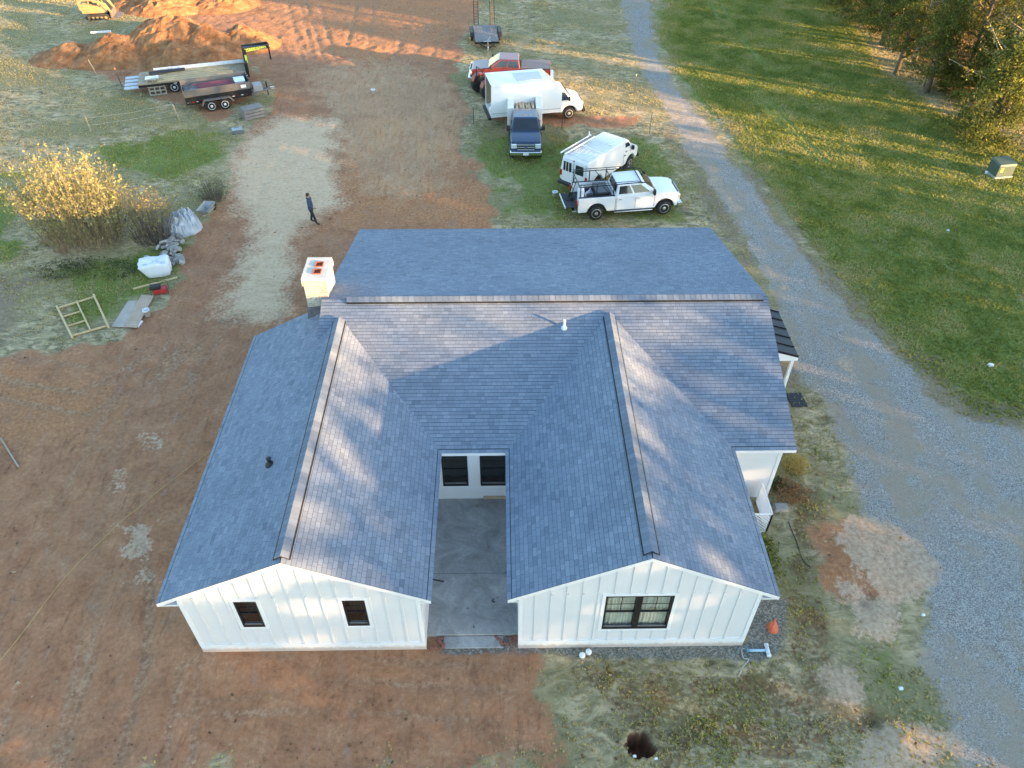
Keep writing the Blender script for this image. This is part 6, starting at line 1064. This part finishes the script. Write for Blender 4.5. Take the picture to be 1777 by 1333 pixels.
wire('string_line', 'long yellow string stretched over the red dirt towards the house', 'string', [(-12, 1165), (40, 1098), (120, 995), (210, 908), (290, 842), (366, 783)], .007, M('string_yellow', (.50, .40, .14), .7), .02)
wire('black_hose', 'thin dark hose lying in the grass beside the lattice screen', 'hose', [(1368, 905), (1382, 940), (1392, 970), (1405, 985)], .014, BLKP)
t = thing('orange_bag', 'small orange plastic bag on the mulch at the corner of the right wing', 'bag', at(1341, 1090)); v, f = crumple(16, 14, .16, .19, .26, 521, .12, 5); npmesh('bag', v, f, M('bag_orange', (.62, .14, .07), .5, 0, .1, 8), t); MB().tube([(0, .05, .2), (.03, .1, .38), (.05, .12, .40)], [.05, .025, .01], 6).build('knot', M('bag_orange', (.62, .14, .07), .5), t)
t = thing('floor_mat', 'black rubber mat with raised ribs lying on the gravel east of the house', 'mat', at(1382, 694), R(3)); MB().box(-.34, .34, -.42, .42, 0, .03).build('mat', BLKP, t, bevel=.01)
for k in range(6): MB().box(-.30, .30, -.36 + k * .14, -.32 + k * .14, .031, .042).build('rib', M('mat_rib', (.04, .04, .042), .6), t)
# heat pump behind a white lattice screen in the corner of right wing and main block
t = thing('heat_pump', 'white outdoor heat pump unit with round fan behind the lattice screen', 'heat pump', (8.35, 16.75, 0)); hp = MB().box(-.42, .42, -.40, .40, .05, .86).build('case', M('unit_white', (.66, .67, .67), .5), t, bevel=.03); MB().lathe([(.33, .862), (.33, .90), (.30, .90), (.30, .87), (.02, .87)], 22).build('fan_shroud', M('unit_white', (.66, .67, .67), .5), hp, True); MB().lathe([(.29, .872), (.08, .874), (.07, .91), (.01, .912)], 16).build('fan', M('fan_brown', (.12, .05, .035), .6), hp)
for k in range(3): MB().bar((-.3 * math.cos(k * 1.047), -.3 * math.sin(k * 1.047), .915), (.3 * math.cos(k * 1.047), .3 * math.sin(k * 1.047), .915), .012).build('fan_guard', BLKP, hp)
t = thing('lattice_screen', 'white diagonal lattice screen enclosing the heat pump beside the house', 'screen', (9.30, 16.28, 0)); LAT = TRIMW; LH = 1.02
def lattice(ax, L):
    def V3(s, z, off=0): return (s, off, z) if ax == 'x' else (off, s, z)
    for a, b in (((0, .03), (L, .03)), ((0, LH), (L, LH)), ((0, 0), (0, LH)), ((L, 0), (L, LH))): MB().bar(V3(a[0], a[1]), V3(b[0], b[1]), .05, .05).build('rail', LAT, t)
    n = int((abs(L) + LH) / .13)
    for k in range(1, n):
        for sgn in (1, -1):
            c0 = k * .13; s0 = max(0, c0 - LH); s1 = min(abs(L), c0); z0, z1 = c0 - s0, c0 - s1
            if s1 - s0 < .05: continue
            if sgn < 0: z0, z1 = LH - z0, LH - z1
            q = math.copysign(1, L); MB().bar(V3(s0 * q, z0, .008 * sgn), V3(s1 * q, z1, .008 * sgn), .032, .010).build('slat', LAT, t)
lattice('x', -1.55); lattice('y', 1.35)
# loose bricks at the entry step, litter
BRK = M('brick_red', (.26, .10, .065), .9, 0, .25, 8, .2); bmesh0 = None; r4 = random.Random(77)
for side, (u0, u1, v0, v1) in enumerate(((744, 770, 1108, 1128), (862, 896, 1106, 1124))):
    for k in range(9):
        p = PZ(r4.uniform(u0, u1), r4.uniform(v0, v1))
        if bmesh0 is None: o = MB().box(-.10, .10, -.05, .05, 0, .06).build('broken_brick', BRK, bevel=.008); bmesh0 = o
        else: o = bmesh0.copy(); C.objects.link(o)
        o.location = (p.x, p.y, gnear(p.x, p.y) + .004 * k); s = r4.uniform(.5, 1.0); o.scale = (s, s * r4.uniform(.8, 1.2), s); o.rotation_euler = (r4.gauss(0, .12), r4.gauss(0, .12), r4.uniform(0, 6.28)); tag(o, ('broken red brick on the ground between entry step and left wing corner', 'broken red brick on the ground between entry step and right wing corner')[side], 'brick', ('bricks left of the entry step', 'bricks right of the entry step')[side])
for k, (u, v, lab, s) in enumerate(((1101, 1313, 'crumpled white litter scrap beside the dug hole, farther from the gravel', .05), (1138, 1317, 'crumpled white litter scrap by the dug hole on the driveway side', .05), (1720, 633, 'white scrap lying alone on the lawn across the driveway', .14), (1564, 1194, 'white scrap in the green strip beside the driveway', .07), (1603, 1066, 'pale scrap on the edge of the driveway by the soil heap', .06), (1645, 400, 'tiny white scrap on the lawn beneath the utility box', .08))):
    v_, f_ = crumple(8, 8, s, s * .8, s * .9, 540 + k, .05, 9); o = npmesh('litter', v_, f_, PIPEW); o.location = at(u, v); tag(o, lab, 'litter')
p = PZ(1328, 862); o = MB().loft([(-.28, -.18, 0), (.26, -.2, 0), (.3, .16, 0), (-.24, .2, 0)], [(-.22, -.14, .16), (.2, -.16, .18), (.24, .12, .17), (-.2, .15, .15)]).build('flat_rock', STN[0], bevel=.02); q = at(1354, 882); o.location = q; tag(o, 'flat tan rock on the grass beside the lattice screen', 'rock')
